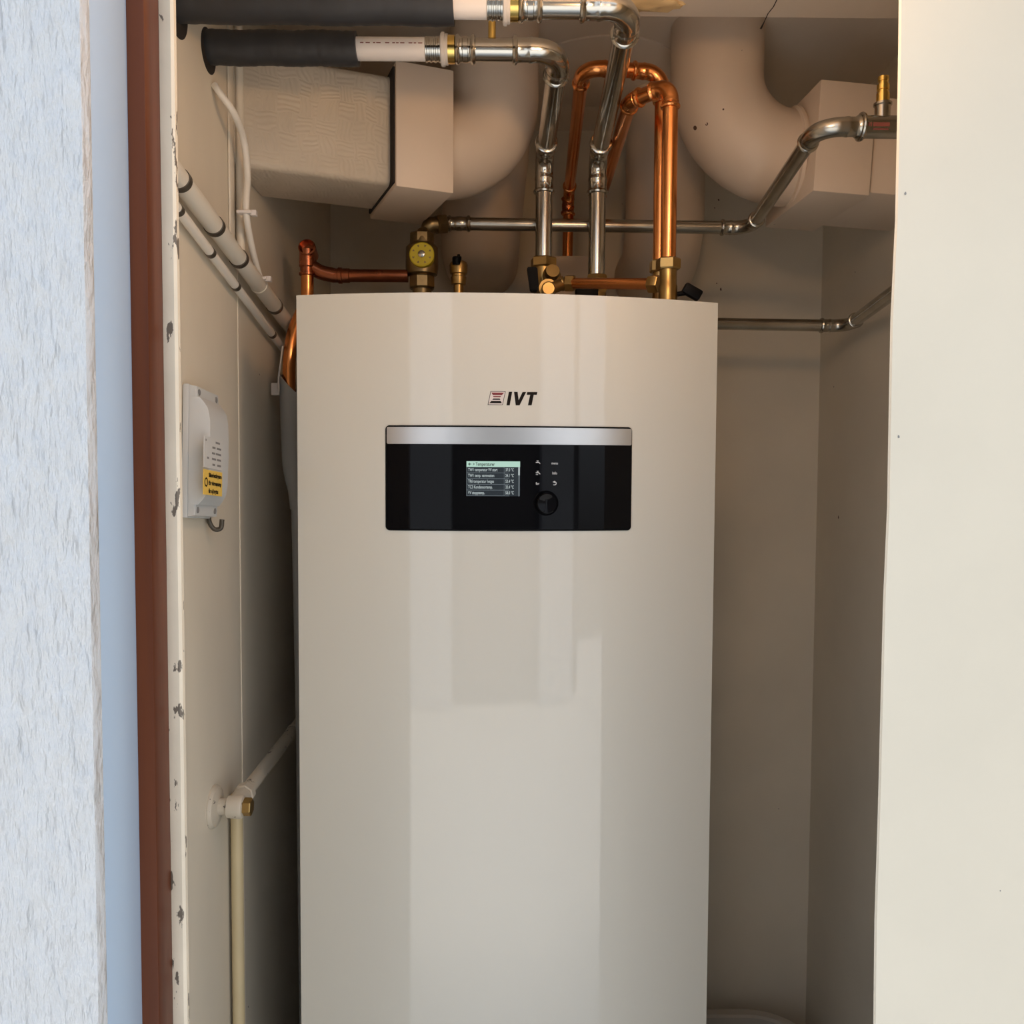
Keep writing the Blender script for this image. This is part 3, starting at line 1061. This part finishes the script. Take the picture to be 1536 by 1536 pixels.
obj('air_nipple', bm, m_goldb, hz, label='upright bright brass nipple on the tee')
obj('pipe', cyl(B(), t1 - V((0.02, 0, 0)), h4, RH), m_dull, hz)
bm = B()
for xa, xb, a0, a1 in ((1293, 1295.4, 0.02, 0.34), (1296.4, 1298.6, 0.02, 0.34), (1300.5, 1325, 0.0, 0.34), (1301, 1324, -0.30, -0.16)):
    rr = 0.0142
    A0, A1 = a0 - 0.30, a1 - 0.30
    bm.faces.new([bm.verts.new((xat(x_, YT), YT - rr * math.cos(q_), t0.z + rr * math.sin(q_))) for x_, q_ in ((xa, A0), (xb, A0), (xb, A1), (xa, A1))])
obj('print', bm, m_maroon, hz, label='faint red print')

rp_ = thing('steel_pipe_run', 'lower steel pipe right of the cabinet, turning forward along the right wall', 'pipe', at(1200, 487, 1.77))
g0 = at(1040, 485, 1.77)
g1 = at(1272, 489, 1.77)
g2 = at(1372, 415, 1.40)
press_run(rp_, [g0, g1, g2], 0.0120, 0.030, 0.024, m_dull)

# ================================================================ YELLOW-DIAL VALVE, COPPER TO ITS LEFT, SMALL VENT
YD = 1.555
dv = thing('mixing_valve', 'dark brass mixing valve with a round yellow dial behind the cabinet top', 'valve', (at(633, 400, YD).x, YD, TOP))
c = V((at(633, 400, YD).x, YD, 0))
zd = lambda py: at(633, py, YD).z
zb = TOP
bm = lathe(B(), c + V((0, 0, zb)), c + V((0, 0, 9)), [(0, 0.016), (zd(432) - zb, 0.017), (zd(415) - zb, 0.021), (zd(412) - zb, 0.0275), (zd(402) - zb, 0.029), (zd(372) - zb, 0.0285),
                                                      (zd(366) - zb, 0.022), (zd(352) - zb, 0.020)], 32)
obj('valve_body', bm, m_dbrass, dv)
obj('nut', hexnut(B(), c + V((0, 0, zd(366))), c + V((0, 0, zd(350))), 0.0225, 0.5, 8), m_dbrass, dv)
obj('nut', hexnut(B(), c + V((0, 0, zd(434))), c + V((0, 0, zd(414))), 0.0235, 0.5, 8), m_dbrass, dv)
q = at(633, 384, YD - 0.03)
nd = V((0, -1, 0.10)).normalized()
dial = obj('dial', lathe(B(), q - nd * -0.0 + V((0, 0.012, 0)), q + nd, [(0, 0.0205), (0.014, 0.0215), (0.017, 0.0215), (0.0185, 0.0195)], 40), m_yellow, dv,
           label='round yellow dial with small dark triangles')
x_, y_ = frame(nd)
qf = q + V((0, 0.012, 0)) + nd * 0.0189
bm = B()
for k in range(8):
    a = 2 * math.pi * (k + 0.5) / 8
    o_ = x_ * math.cos(a) + y_ * math.sin(a)
    s_ = x_ * -math.sin(a) + y_ * math.cos(a)
    bm.faces.new([bm.verts.new(v_) for v_ in (qf + o_ * 0.0168 + s_ * 0.0022, qf + o_ * 0.0168 - s_ * 0.0022, qf + o_ * 0.0125)])
obj('dial_marks', bm, m_dbrass, dial)
obj('dial_screw', lathe(B(), qf - nd * 0.002, qf + nd, [(0, 0.0062), (0.0035, 0.0062), (0.0045, 0.0045), (0.0045, 0.0012)], 20), m_steel, dial)
# union from the valve head to the steel pipe
ub = thing('pipe_union', 'dark brass union nut between the mixing valve head and the steel pipe', 'pipe fitting', at(655, 340, 1.56))
obj('nut', hexnut(B(), at(654, 337, 1.565), at(669, 336, 1.572), 0.0180, 0.2), m_dbrass, ub)
obj('bent_tail', sweep(B(), smooth_path([c + V((0.002, 0.002, zd(352))), c + V((0.008, 0.012, zd(346))), at(645, 338, 1.562), at(656, 337, 1.566)], 6),
                       [0.0135] * 19, 20), m_dbrass, ub)

lc = thing('copper_elbow_pipe', 'copper pipe left of the yellow dial, bending down beside the cabinet into a grey sleeve', 'pipe', (at(461, 440, YD).x, 1.54, TOP))
YC = 1.54
k0 = at(461.5, 640, YC)
k1 = at(462, 412, YC)
k2 = at(463, 381, YC)
bm = B()
xk = at(461, 440, YC).x
pth = smooth_path([(xk, YC, k2.z - 0.015), (xk, YC, at(461, 432, YC).z), at(459.5, 452, YC), at(450, 474, 1.525), at(440, 500, 1.51), at(434.5, 535, 1.50), at(433.5, 575, 1.50),
                   at(436, 630, 1.50), at(438, 680, 1.50)], 10)
sweep(bm, pth, [RC] * len(pth), 20)
obj('pipe', bm, m_copper, lc)
xk = at(461, 440, YC).x
bm = B()
# cast elbow: socket below, round boss facing forward, leg to the right
lathe(bm, (xk, YC, at(461, 414, YC).z), (xk, YC, 9), [(0, RC * 1.05), (0.001, RC * 1.28), (0.005, RC * 1.28), (0.006, RC * 1.10), (0.014, RC * 1.10), (0.016, RC * 1.25), (0.022, RC * 1.25), (0.045, RC * 1.2)], 24)
bz = at(464, 378, YC).z
lathe(bm, (xk + 0.002, YC + 0.012, bz), (xk + 0.006, YC - 1, bz + 0.25), [(-0.01, 0.0135), (0.02, 0.0150), (0.024, 0.0150), (0.026, 0.013), (0.016, 0.0115)], 28)
obj('elbow', bm, m_oldcop, lc)
r0 = V((xk, YC + 0.004, at(470, 395, YC).z))
r1 = at(502, 411, YC + 0.01)
r2 = at(612, 414, YC + 0.01)
r1b = V((r1.x, r1.y, r2.z))
bm = B()
path = smooth_path([r0, (r0 + r1b) / 2 + V((-0.002, 0.0, -0.004)), r1b + V((0.0, 0, 0))], 8)
sweep(bm, path, [RC * 1.15] * len(path), 24)
lathe(bm, r1b - V((0.004, 0, 0)), r2, [(0, RC * 1.1), (0.01, RC * 1.1), (0.011, RC * 1.27), (0.017, RC * 1.27), (0.018, RC * 1.12), (0.03, RC * 1.12), (0.031, RC * 1.02)], 24)
obj('elbow', bm, m_oldcop, lc)
obj('pipe', cyl(B(), r1b, r2, RC), m_oldcop, lc)

av = thing('air_vent', 'small dark brass air vent between the yellow dial and the left chrome pipe', 'valve', (at(688, 420, YD).x, YD, TOP))
c = V((at(688, 420, YD).x, YD, 0))
ze = lambda py: at(688, py, YD).z
bm = lathe(B(), c + V((0, 0, TOP)), c + V((0, 0, 9)), [(0, 0.009), (ze(428) - TOP, 0.009), (ze(427) - TOP, 0.013), (ze(416) - TOP, 0.014), (ze(415) - TOP, 0.0125), (ze(412) - TOP, 0.0125), (ze(411) - TOP, 0.0155),
                                                       (ze(398) - TOP, 0.0165), (ze(394) - TOP, 0.0145), (ze(391) - TOP, 0.008)], 28)
obj('vent_body', bm, m_brass, av)
bm = lathe(B(), c + V((-0.003, -0.012, ze(396) - 0.004)), c + V((-0.004, -1.0, 9)), [(0, 0.0075), (0.012, 0.0075), (0.014, 0.006)], 20)
lathe(bm, c + V((0, 0, ze(392))), c + V((0, 0, 9)), [(0, 0.005), (0.008, 0.005), (0.0085, 0.0025), (0.012, 0.0025)], 16)
obj('vent_cap', bm, m_black, av, label='black plastic cap')

# block on the back wall that takes the rear copper pipe
q0, q1 = at(824, 446, 1.92), at(886, 397, 1.92)
tag(obj('pipe_block', box(B(), (q0.x, 1.84, q0.z - 0.06), (q1.x, YB - 0.001, q1.z), 0.004), m_duct, origin=((q0.x + q1.x) / 2, 1.92, q0.z)),
    'small cream block on the back wall under the rear copper pipe', 'pipe cover')

# ================================================================ VENTILATION DUCTS
AL = math.radians(21)
ux, uy = V((math.cos(AL), math.sin(AL), 0)), V((-math.sin(AL), math.cos(AL), 0))


def duct_elbow(start, d_in, R, r, ztop, seg=40):
    bm = B()
    cor = start + d_in * R
    a, tl = arc_pts(cor, d_in, V((0, 0, 1)), R, 24)
    pts = [start - d_in * 0.02] + a + [V((cor.x, cor.y, ztop))]
    sweep(bm, pts, [r] * len(pts), seg)
    return bm, cor


dl = thing('ventilation_duct', 'cream ventilation duct from the left wall, woven square section, collar and elbow', 'duct',
           (-0.165, 1.478, CZ + 0.44))
DC = V((-0.165, 1.478, CZ + 0.536))
MXL = M.Translation(DC) @ M.Rotation(AL, 4, 'Z')
bm = B()
box(bm, (-0.38, -0.070, -0.086), (-0.03, 0.080, 0.084), 0.012, MXL, 3)
bmesh.ops.bisect_plane(bm, geom=bm.verts[:] + bm.edges[:] + bm.faces[:], plane_co=(XL + 0.001, 0, 0), plane_no=(1, 0, 0), clear_inner=True)
bmesh.ops.holes_fill(bm, edges=bm.edges)
obj('square_duct', bm, m_weave, dl)
bm = B()
box(bm, (-0.047, -0.096, -0.096), (0.047, 0.096, 0.096), 0.0025, MXL, 2)
obj('collar', bm, m_duct, dl)
bm, cor = duct_elbow(DC + ux * 0.047, ux, 0.104, 0.076, ZC)
obj('elbow', bm, m_duct, dl)
bm = B()
box(bm, (-0.050, -0.0895, -0.0885), (-0.046, 0.0895, 0.0885), 0.0, MXL)
obj('seam', bm, m_void, dl, label='dark gap between the duct and its collar')

dr = thing('ventilation_duct', 'cream ventilation duct at the right, elbow coming down into a square collar behind the tee', 'duct',
           (0.54, 1.5, CZ + 0.44))
DR = V((0.545, 1.553, CZ + 0.547))
AR = math.radians(4)
MXR = M.Translation(DR) @ M.Rotation(AR, 4, 'Z') @ M.Rotation(math.radians(3.0), 4, 'Y')
bm = B()
box(bm, (-0.048, -0.108, -0.09), (0.048, 0.108, 0.09), 0.0025, MXR, 2)
obj('collar', bm, m_duct, dr)
bm = B()
box(bm, (0.046, -0.098, -0.082), (0.30, 0.098, 0.076), 0.004, MXR, 2)
bmesh.ops.bisect_plane(bm, geom=bm.verts[:] + bm.edges[:] + bm.faces[:], plane_co=(XR - 0.001, 0, 0), plane_no=(1, 0, 0), clear_outer=True)
bmesh.ops.holes_fill(bm, edges=bm.edges)
obj('square_duct', bm, m_duct, dr)
bm, cor2 = duct_elbow(DR + V((-0.046, -0.003, 0.002)), V((-1, 0, 0)), 0.135, 0.080, ZC)
EL = obj('elbow', bm, m_duct, dr)
bm = B()
lathe(bm, DR + V((-0.046, -0.003, 0.002)), DR + V((-1, -0.003, 0.002)), [(0, 0.086), (0.006, 0.086), (0.008, 0.080)], 40)
obj('neck_ring', bm, m_duct, dr)
# chips in the paint of the elbow
for px, py, s_ in ((1042.5, 192, 0.0042), (1060, 186, 0.0030), (1085, 164, 0.0018), (1113.5, 76, 0.0016)):
    rr = ray(px, py).normalized()
    ori = CAM.copy()
    best = None
    nb = 24
    a, tl = arc_pts(DR + V((-0.046, -0.003, 0.002)) + V((-0.135, 0, 0)), V((-1, 0, 0)), V((0, 0, 1)), 0.135, 60)
    a = a + [V((a[-1].x, a[-1].y, a[-1].z + k * 0.004)) for k in range(1, 40)]
    for s in range(0, 900):
        q = ori + rr * (1.25 + s * 0.0006)
        dmin = min((q - z).length for z in a)
        if dmin < 0.080:
            best = (q, min(a, key=lambda z: (q - z).length))
            break
    if best:
        q, cen = best
        nn_ = (q - cen).normalized()
        bm = B()
        lathe(bm, q - nn_ * 0.001, q + nn_, [(0, s_), (0.0012, s_ * 0.9)], 9)
        obj('paint_chip', bm, m_chipmark, dr, label='bare dark spot in the paint')


def drop_duct(label, cx, cy, r, zlow, R, lean=0.0):
    root = thing('drop_duct', label, 'duct', (cx, cy, zlow))
    bm = B()
    top = V((cx, cy, ZC))
    cor = V((cx + lean, cy, zlow + r))
    a, tl = arc_pts(cor, (cor - top).normalized(), V((0, 1, 0)), R, 20)
    pts = [top] + a + [V((a[-1].x, YB - 0.001, a[-1].z))]
    sweep(bm, pts, [r] * len(pts), 40)
    obj('round_duct', bm, m_duct, root)
    bm = B()
    lathe(bm, (cx, cy, ZC), (cx, cy, 0), [(0.0, r + 0.004), (0.008, r + 0.004), (0.010, r)], 40)
    obj('top_ring', bm, m_duct, root)


drop_duct('round cream drop duct on the back wall behind the two copper pipes', at(998, 250, 1.83).x, 1.83, 0.081, at(998, 442, 1.80).z, 0.10)
drop_duct('round cream drop duct on the back wall beneath the left duct elbow', at(741, 250, 1.84).x, 1.84, 0.084, at(710, 418, 1.80).z, 0.10, -0.03)

# ================================================================ LEFT WALL
def wall_pipe(root, a, b, r, m):
    obj('pipe', cyl(B(), a, b, r), m, root)


def clip_ring(root, p, d, r, ln, m, label=None):
    obj('clip', lathe(B(), p - d * (ln / 2), p + d, [(0, r * 1.03), (0.0005, r * 1.10), (ln - 0.0005, r * 1.10), (ln, r * 1.03)], 24), m, root, label=label)


XP = XL + 0.0185
a, b_ = at_x(256, 252, XP), at_x(448, 507, XP)
c1 = thing('conduit', 'thicker cream conduit sloping down the left wall in dark clips', 'conduit', (a + b_) / 2)
a = a + (b_ - a) * ((0.73 - a.y) / (b_.y - a.y))
d = (b_ - a).normalized()
wall_pipe(c1, a, b_, 0.0125, m_condl)
for px, py, mm in ((270, 268, m_clip), (321, 349, m_clip), (357.5, 402, m_clip), (388, 437, m_condl), (411, 474, m_clip)):
    q = at_x(px, py, XP)
    q = a + d * (q - a).dot(d)
    clip_ring(c1, q, d, 0.0125, 0.010 if mm is m_clip else 0.004, mm, None if mm is m_clip else 'pale ring')
XP2 = XL + 0.011
a, b_ = at_x(256, 300, XP2), at_x(436, 538, XP2)
c2 = thing('conduit', 'thin pale conduit just below the thicker one on the left wall', 'conduit', (a + b_) / 2)
a = a + (b_ - a) * ((0.73 - a.y) / (b_.y - a.y))
d = (b_ - a).normalized()
wall_pipe(c2, a, b_, 0.0064, m_cable)
for px, py in ((267, 316), (315, 384), (353, 435), (408, 500)):
    q = at_x(px, py, XP2)
    q = a + d * (q - a).dot(d)
    clip_ring(c2, q, d, 0.0064, 0.0095, m_clip)

# upright pipe and slim cable channel behind the conduits
p = at_x(360, 250, XL + 0.009)
c3 = thing('upright_conduit', 'upright cream conduit on the left wall between the foam sleeves and the sloping conduit', 'conduit',
           (XL, p.y, at_x(358, 390, XL).z))
zb_ = at_x(364, 392, XL + 0.009).z
obj('pipe', cyl(B(), (XL + 0.009, p.y, zb_), (XL + 0.009, p.y, ZC - 0.001), 0.0064), m_trunk, c3)
obj('cable_channel', box(B(), (XL + 0.0005, p.y - 0.030, zb_ + 0.01), (XL + 0.004, p.y - 0.010, ZC - 0.001), 0.001), m_trunk, c3)
# bowed white cable
XC_ = XL + 0.026
pts = [at_x(px, py, x) for px, py, x in ((322, 128, XL + 0.004), (330, 140, XL + 0.012), (352, 172, XC_), (366, 212, XC_), (371, 262, XC_), (369, 315, XC_),
                                         (376, 362, XC_ - 0.002), (384, 396, XC_ - 0.003), (389, 413, XC_ - 0.003))]
cb_ = thing('cable', 'white cable bowing down from under the lower foam sleeve to the sloping conduit', 'cable', pts[5])
pth = smooth_path(pts, 8)
obj('cord', sweep(B(), pth, [0.0050] * len(pth), 14), m_cable, cb_)
for px, py in ((369, 319), (392, 418)):
    q = at_x(px, py, XC_)
    bm = box(B(), (-0.012, -0.0075, -0.0022), (0.009, 0.0075, 0.0022), 0.001, M.Translation(q))
    box(bm, (0.006, -0.002, -0.004), (0.015, 0.008, 0.004), 0.001, M.Translation(q))
    obj('cable_tie', bm, m_pex, cb_)

# junction box with stickers
JY0 = at_x(269, 680, XL).y
ZT, ZBt = at_x(272, 577, XL + 0.004).z, at_x(274, 781, XL + 0.004).z
jb = thing('junction_box', 'grey plastic switch box with white and yellow stickers on the left wall', 'switch box', (XL, JY0 + 0.05, ZBt))
YJ1 = JY0 + 0.086
obj('box_base', box(B(), (XL + 0.0005, JY0, ZBt), (XL + 0.009, YJ1, ZT), 0.002), m_box, jb)
# cover: flange plus raised middle with flared ends
bm = B()
prof = []
zm0, zm1 = at_x(300, 752, XL + 0.030).z, at_x(300, 606, XL + 0.030).z
H_ = [(ZBt + 0.002, 0.0095), (ZBt + 0.003, 0.0175), (ZBt + 0.017, 0.0185), (zm0 - 0.008, 0.021), (zm0 - 0.002, 0.026), (zm0 + 0.006, 0.031), (zm0 + 0.02, 0.0335),
      ((zm0 + zm1) / 2, 0.0345), (zm1 - 0.02, 0.0335), (zm1 - 0.006, 0.031), (zm1 + 0.002, 0.026), (zm1 + 0.008, 0.021), (ZT - 0.017, 0.0185), (ZT - 0.003, 0.0175),
      (ZT - 0.002, 0.0095)]
rows = []
for z, h in H_:
    y0 = JY0 + 0.001
    y1 = YJ1 - 0.001
    hh = h
    rows.append([bm.verts.new(v_) for v_ in ((XL + 0.009, y0, z), (XL + min(h, 0.0165), y0, z), (XL + hh, y0 + max(0, (h - 0.0165)) * 0.22 + 0.0015, z),
                                             (XL + hh, y1 - max(0, (h - 0.0165)) * 0.30 - 0.0015, z), (XL + min(h, 0.0165), y1, z), (XL + 0.009, y1, z))])
for r0_, r1_ in zip(rows, rows[1:]):
    for k in range(6):
        bm.faces.new((r0_[k], r0_[(k + 1) % 6], r1_[(k + 1) % 6], r1_[k]))
bm.faces.new(rows[0]); bm.faces.new(rows[-1])
cov = obj('box_cover', bm, m_box, jb, sharp=25)
for z in (ZBt + 0.010, ZT - 0.010):
    for y in (JY0 + 0.010, YJ1 - 0.012):
        bm = lathe(B(), (XL + 0.017, y, z), (XL + 1, y, z), [(0, 0.0042), (0.0018, 0.0040), (0.0022, 0.0025)], 16)
        obj('screw', bm, m_inkgrey, cov)
XF = XL + 0.0352
fY = lambda px: at_x(px, 720, XF).y
zS = lambda px, py: at_x(px, py, XF).z


def sticker(name, px0, px1, py0, py1, m, lines, label, mark=False):
    y0, y1 = fY(px0), fY(px1)
    z1_, z0_ = at_x((px0 + px1) / 2, py0, XF).z, at_x((px0 + px1) / 2, py1, XF).z
    s = obj(name, box(B(), (XF - 0.0012, y0, z0_), (XF, y1, z1_)), m, cov, label=label)
    bm = B()
    Ls = 0.0
    off = 0.24 if mark else 0.08
    nL = len(lines)
    for k, tx in enumerate(lines):
        h = (z1_ - z0_) / nL * 0.72
        vf = text2d(tx, h, 0.0003)
        wid = max(q[0] for q in vf[0])
        sx = min(1.0, (y1 - y0) * (0.95 - off) / wid)
        zb0 = z1_ - (k + 0.85) * (z1_ - z0_) / nL * 0.96
        put2d(bm, vf, lambda x, y: V((XF + 0.0003, y0 + (y1 - y0) * off + x * sx, zb0 + y)))
    if mark:
        cy_, cz_ = y0 + (y1 - y0) * 0.11, (z0_ + z1_) / 2
        ra_ = (y1 - y0) * 0.085
        prev = None
        for k in range(25):
            a = 2 * math.pi * k / 24
            v1 = bm.verts.new((XF + 0.0003, cy_ + ra_ * math.cos(a), cz_ + ra_ * math.sin(a)))
            v2 = bm.verts.new((XF + 0.0003, cy_ + ra_ * 0.65 * math.cos(a), cz_ + ra_ * 0.65 * math.sin(a)))
            if prev:
                bm.faces.new((prev[0], v1, v2, prev[1]))
            prev = (v1, v2)
    return bm


# ink sits in its own sub-part beside each sticker
bm = B()
for k, segs in enumerate((((0.00, 0.06), (0.62, 0.90)), ((0.42, 0.62), (0.70, 0.98)), ((0.40, 0.60), (0.64, 0.98)), ((0.10, 0.22), (0.40, 0.66), (0.72, 0.98)), ((0.44, 0.60), (0.74, 0.98)))):
    y0, y1 = fY(306), fY(330)
    z_ = at_x(318, 667 + 8.6 * k, XF).z
    for a_, b2_ in segs:
        bm.faces.new([bm.verts.new((XF + 0.0002, y0 + (y1 - y0) * q_, z_ + dz)) for q_, dz in ((a_, 0), (b2_, 0), (b2_, 0.0026), (a_, 0.0026))])
obj('white_sticker', box(B(), (XF - 0.0012, fY(304.5), at_x(318, 706, XF).z), (XF, fY(332), at_x(318, 660, XF).z)), m_paper, cov, label='pale printed sticker')
obj('sticker_print', bm, m_inkgrey, cov)
bm = sticker('yellow_sticker', 304.5, 332, 709, 746, m_yelstk, ['Säkerhetsbrytare', 'för värmepump', 'får ej brytas'], 'yellow warning sticker', True)
obj('sticker_print', bm, m_ink, cov)

jb.rotation_euler.x = -0.07          # hangs a little askew

# hook below the box
q = at_x(322, 776, XL + 0.012)
hk_ = [V((XL + 0.001, q.y, at_x(322, 756, XL + 0.01).z)), V((XL + 0.004, q.y, at_x(322, 762, XL + 0.01).z)), V((XL + 0.006, q.y - 0.004, at_x(319, 782, XL + 0.01).z)),
       V((XL + 0.012, q.y - 0.002, at_x(322, 793, XL + 0.01).z)), V((XL + 0.020, q.y, at_x(327, 793, XL + 0.02).z)), V((XL + 0.022, q.y, at_x(329, 780, XL + 0.022).z))]
pth = smooth_path(hk_, 8)
hook = thing('wall_hook', 'small black hook on the left wall under the grey switch box', 'hook', hk_[0])
obj('hook_wire', sweep(B(), pth, [0.0032] * len(pth), 12), m_clip, hook)
obj('hook_plate', box(B(), (XL, q.y - 0.006, hk_[0].z - 0.008), (XL + 0.003, q.y + 0.006, hk_[0].z + 0.006), 0.001), m_clip, hook)
# little plug hole right of the box
q = at_x(329, 656, XL)
tag(obj('wall_plug', lathe(B(), V((XL - 0.001, q.y, q.z)), V((1, q.y, q.z)), [(0, 0.006), (0.002, 0.005)], 3), m_ink, origin=q),
    'tiny dark plug hole in the left wall beside the grey switch box', 'plug')

# painted valve with rosette, level pipe and upright pipe below
XVv = XL
q = at_x(320, 1210, XL)
pv = thing('wall_valve', 'cream painted shut-off valve with round rosette and brass cap on the left wall', 'valve', q)
obj('rosette', lathe(B(), q, q + V((1, 0, 0)), [(0, 0.030), (0.002, 0.0300), (0.006, 0.027), (0.0085, 0.018), (0.009, 0.013)], 32), m_pvalve, pv)
bx = q + V((0, 0.005, 0))
bm = lathe(B(), q + V((0.005, 0, 0)), q + V((1, 0, 0)), [(0, 0.0115), (0.014, 0.0115), (0.016, 0.0150), (0.034, 0.0165), (0.037, 0.0150), (0.038, 0.012)], 28)
obj('valve_body', bm, m_pvalve, pv)
obj('cap', hexnut(B(), q + V((0.042, 0, 0)), q + V((0.054, 0, 0)), 0.0125, 0.3), m_brass, pv, label='brass hexagon cap')
yN = V((0, 1, 0.0))
pc = q + V((0.030, 0.0, 0.002))
bm = hexnut(B(), pc + yN * 0.034, pc + yN * 0.052, 0.0155, 0.2, 8)
lathe(bm, pc + yN * 0.008, pc + yN * 0.05, [(0, 0.012), (0.024, 0.0135), (0.026, 0.0115), (0.03, 0.0115)], 24)
obj('union_nut', bm, m_pvalve, pv)
lp = pc + yN * 0.05
e_ = V((lp.x - 0.002, 1.60, lp.z + 0.004))
pvp = thing('painted_pipe', 'cream painted level pipe running back along the left wall from the shut-off valve', 'pipe', lp)
obj('pipe', cyl(B(), lp, e_, 0.0105), m_pvalve, pvp)
qe = lp + (e_ - lp) * 0.80
clip_ring(pvp, qe, (e_ - lp).normalized(), 0.0108, 0.008, m_pvalve)
yq = at_x(356, 1400, XL + 0.012)
up = cyl(B(), (XL + 0.013, yq.y, 0.0), (XL + 0.013, yq.y, q.z - 0.006), 0.0088)
tag(obj('upright_pipe', up, m_yelpipe, origin=(XL + 0.013, yq.y, 0)), 'yellowed upright pipe on the left wall below the shut-off valve', 'pipe')

# ================================================================ BESIDE THE CABINET
YG = 1.50
gs = thing('pipe_sleeve', 'grey plastic sleeve around the copper pipe at the left side of the cabinet', 'sleeve', at(440, 760, YG))
bm = B()
ctr = lambda py, l, r_: (at((l + r_) / 2, py, YG), abs(at(r_, py, YG).x - at(l, py, YG).x) / 2)
prof = [ctr(582, 419, 453), ctr(640, 421, 453), ctr(700, 424, 454), ctr(722, 428, 454), ctr(735, 432, 455), ctr(764, 435.5, 455)]
pts = [q for q, r_ in prof]; rad = [r_ for q, r_ in prof]
# open upper mouth: outer wall then inner wall
pts2 = list(reversed(pts)) + [p_ + V((0, 0, 0.0004)) for p_ in pts[:1]] + [p_ for p_ in pts[:4]]
sw_ = B()
seg = 28
rings = []
for (cpt, rr) in list(reversed(list(zip(pts, rad)))) + [(pts[0], rad[0] - 0.0018), (pts[1], rad[1] - 0.0018), (pts[2], rad[2] - 0.0018)]:
    ring = []
    for k in range(seg):
        a = 2 * math.pi * k / seg
        dz = 0.0
        if cpt == pts[0]:
            dz = -0.020 * math.cos(a) + 0.004
        ring.append(sw_.verts.new(cpt + V((rr * math.cos(a), rr * math.sin(a), dz))))
    rings.append(ring)
for r0_, r1_ in zip(rings, rings[1:]):
    for k in range(seg):
        sw_.faces.new((r0_[k], r0_[(k + 1) % seg], r1_[(k + 1) % seg], r1_[k]))
obj('sleeve_mouth', sw_, m_grey, gs)
prof = [ctr(764, 437, 455), ctr(900, 440, 457), ctr(1100, 444, 460), ctr(1400, 447.5, 462), ctr(1600, 450, 464)]
bm = sweep(B(), [q for q, r_ in prof], [r_ for q, r_ in prof], 24)
obj('sleeve_tube', bm, m_grey, gs)
bm = B()
q0, q1 = at(408, 593, YG - 0.01), at(420, 575, YG - 0.01)
box(bm, (q0.x, YG - 0.016, q0.z), (q1.x, YG - 0.004, q1.z), 0.001)
obj('bracket', bm, m_flange, gs)
pth = [at(424, 519, YG - 0.022), at(420.5, 548, YG - 0.022), at(418, 568, YG - 0.022), at(418.5, 588, YG - 0.022)]
obj('bracket_wire', sweep(B(), smooth_path(pth, 6), [0.0016] * 19, 10), m_flange, gs)

# tub on the floor right of the cabinet
tz = at(1100, 1512, 1.955).z
tb = B()
x0, x1, y0, y1 = 0.345, at(1216, 1536, 1.88).x, 1.40, 1.955


def rrect(z, ins, rad=0.13, seg=8):
    out = []
    for cx, cy, a0 in ((x1 - rad, y1 - rad, 0), (x0 + rad, y1 - rad, 90), (x0 + rad, y0 + rad, 180), (x1 - rad, y0 + rad, 270)):
        for k in range(seg + 1):
            a = math.radians(a0 + 90 * k / seg)
            out.append(V((cx + (rad - ins) * math.cos(a), cy + (rad - ins) * math.sin(a), z)))
    return out


rings = [[tb.verts.new(v_) for v_ in rrect(z, ins)] for z, ins in ((0.0, 0.05), (tz - 0.03, 0.012), (tz - 0.028, 0.0), (tz - 0.004, 0.0), (tz, 0.004), (tz, 0.024), (tz - 0.004, 0.030),
                                                                   (0.03, 0.062))]
for r0_, r1_ in zip(rings, rings[1:]):
    nn_ = len(r0_)
    for k in range(nn_):
        tb.faces.new((r0_[k], r0_[(k + 1) % nn_], r1_[(k + 1) % nn_], r1_[k]))
tb.faces.new(rings[0]); tb.faces.new(rings[-1])
tag(obj('tub', tb, m_tub, origin=((x0 + x1) / 2, (y0 + y1) / 2, 0)), 'grey plastic tub with rounded rim on the floor at the right of the cabinet', 'tub')

# lump of yellowed foam on the soffit above the upper chrome elbow
q = at_z(968, 2, ZS)
bm = B()
bmesh.ops.create_icosphere(bm, subdivisions=3, radius=1.0)
for v_ in bm.verts:
    n_ = 1 + 0.18 * math.sin(v_.co.x * 7 + 1) * math.sin(v_.co.y * 6) + 0.1 * math.sin(v_.co.z * 9)
    v_.co = V((v_.co.x * 0.052 * n_, v_.co.y * 0.02 * n_, max(-0.010, v_.co.z * 0.010 * n_))) + q
tag(obj('foam_lump', bm, m_foamy, origin=q), 'ragged lump of yellowed foam on the soffit above the topmost chrome elbow', 'foam')
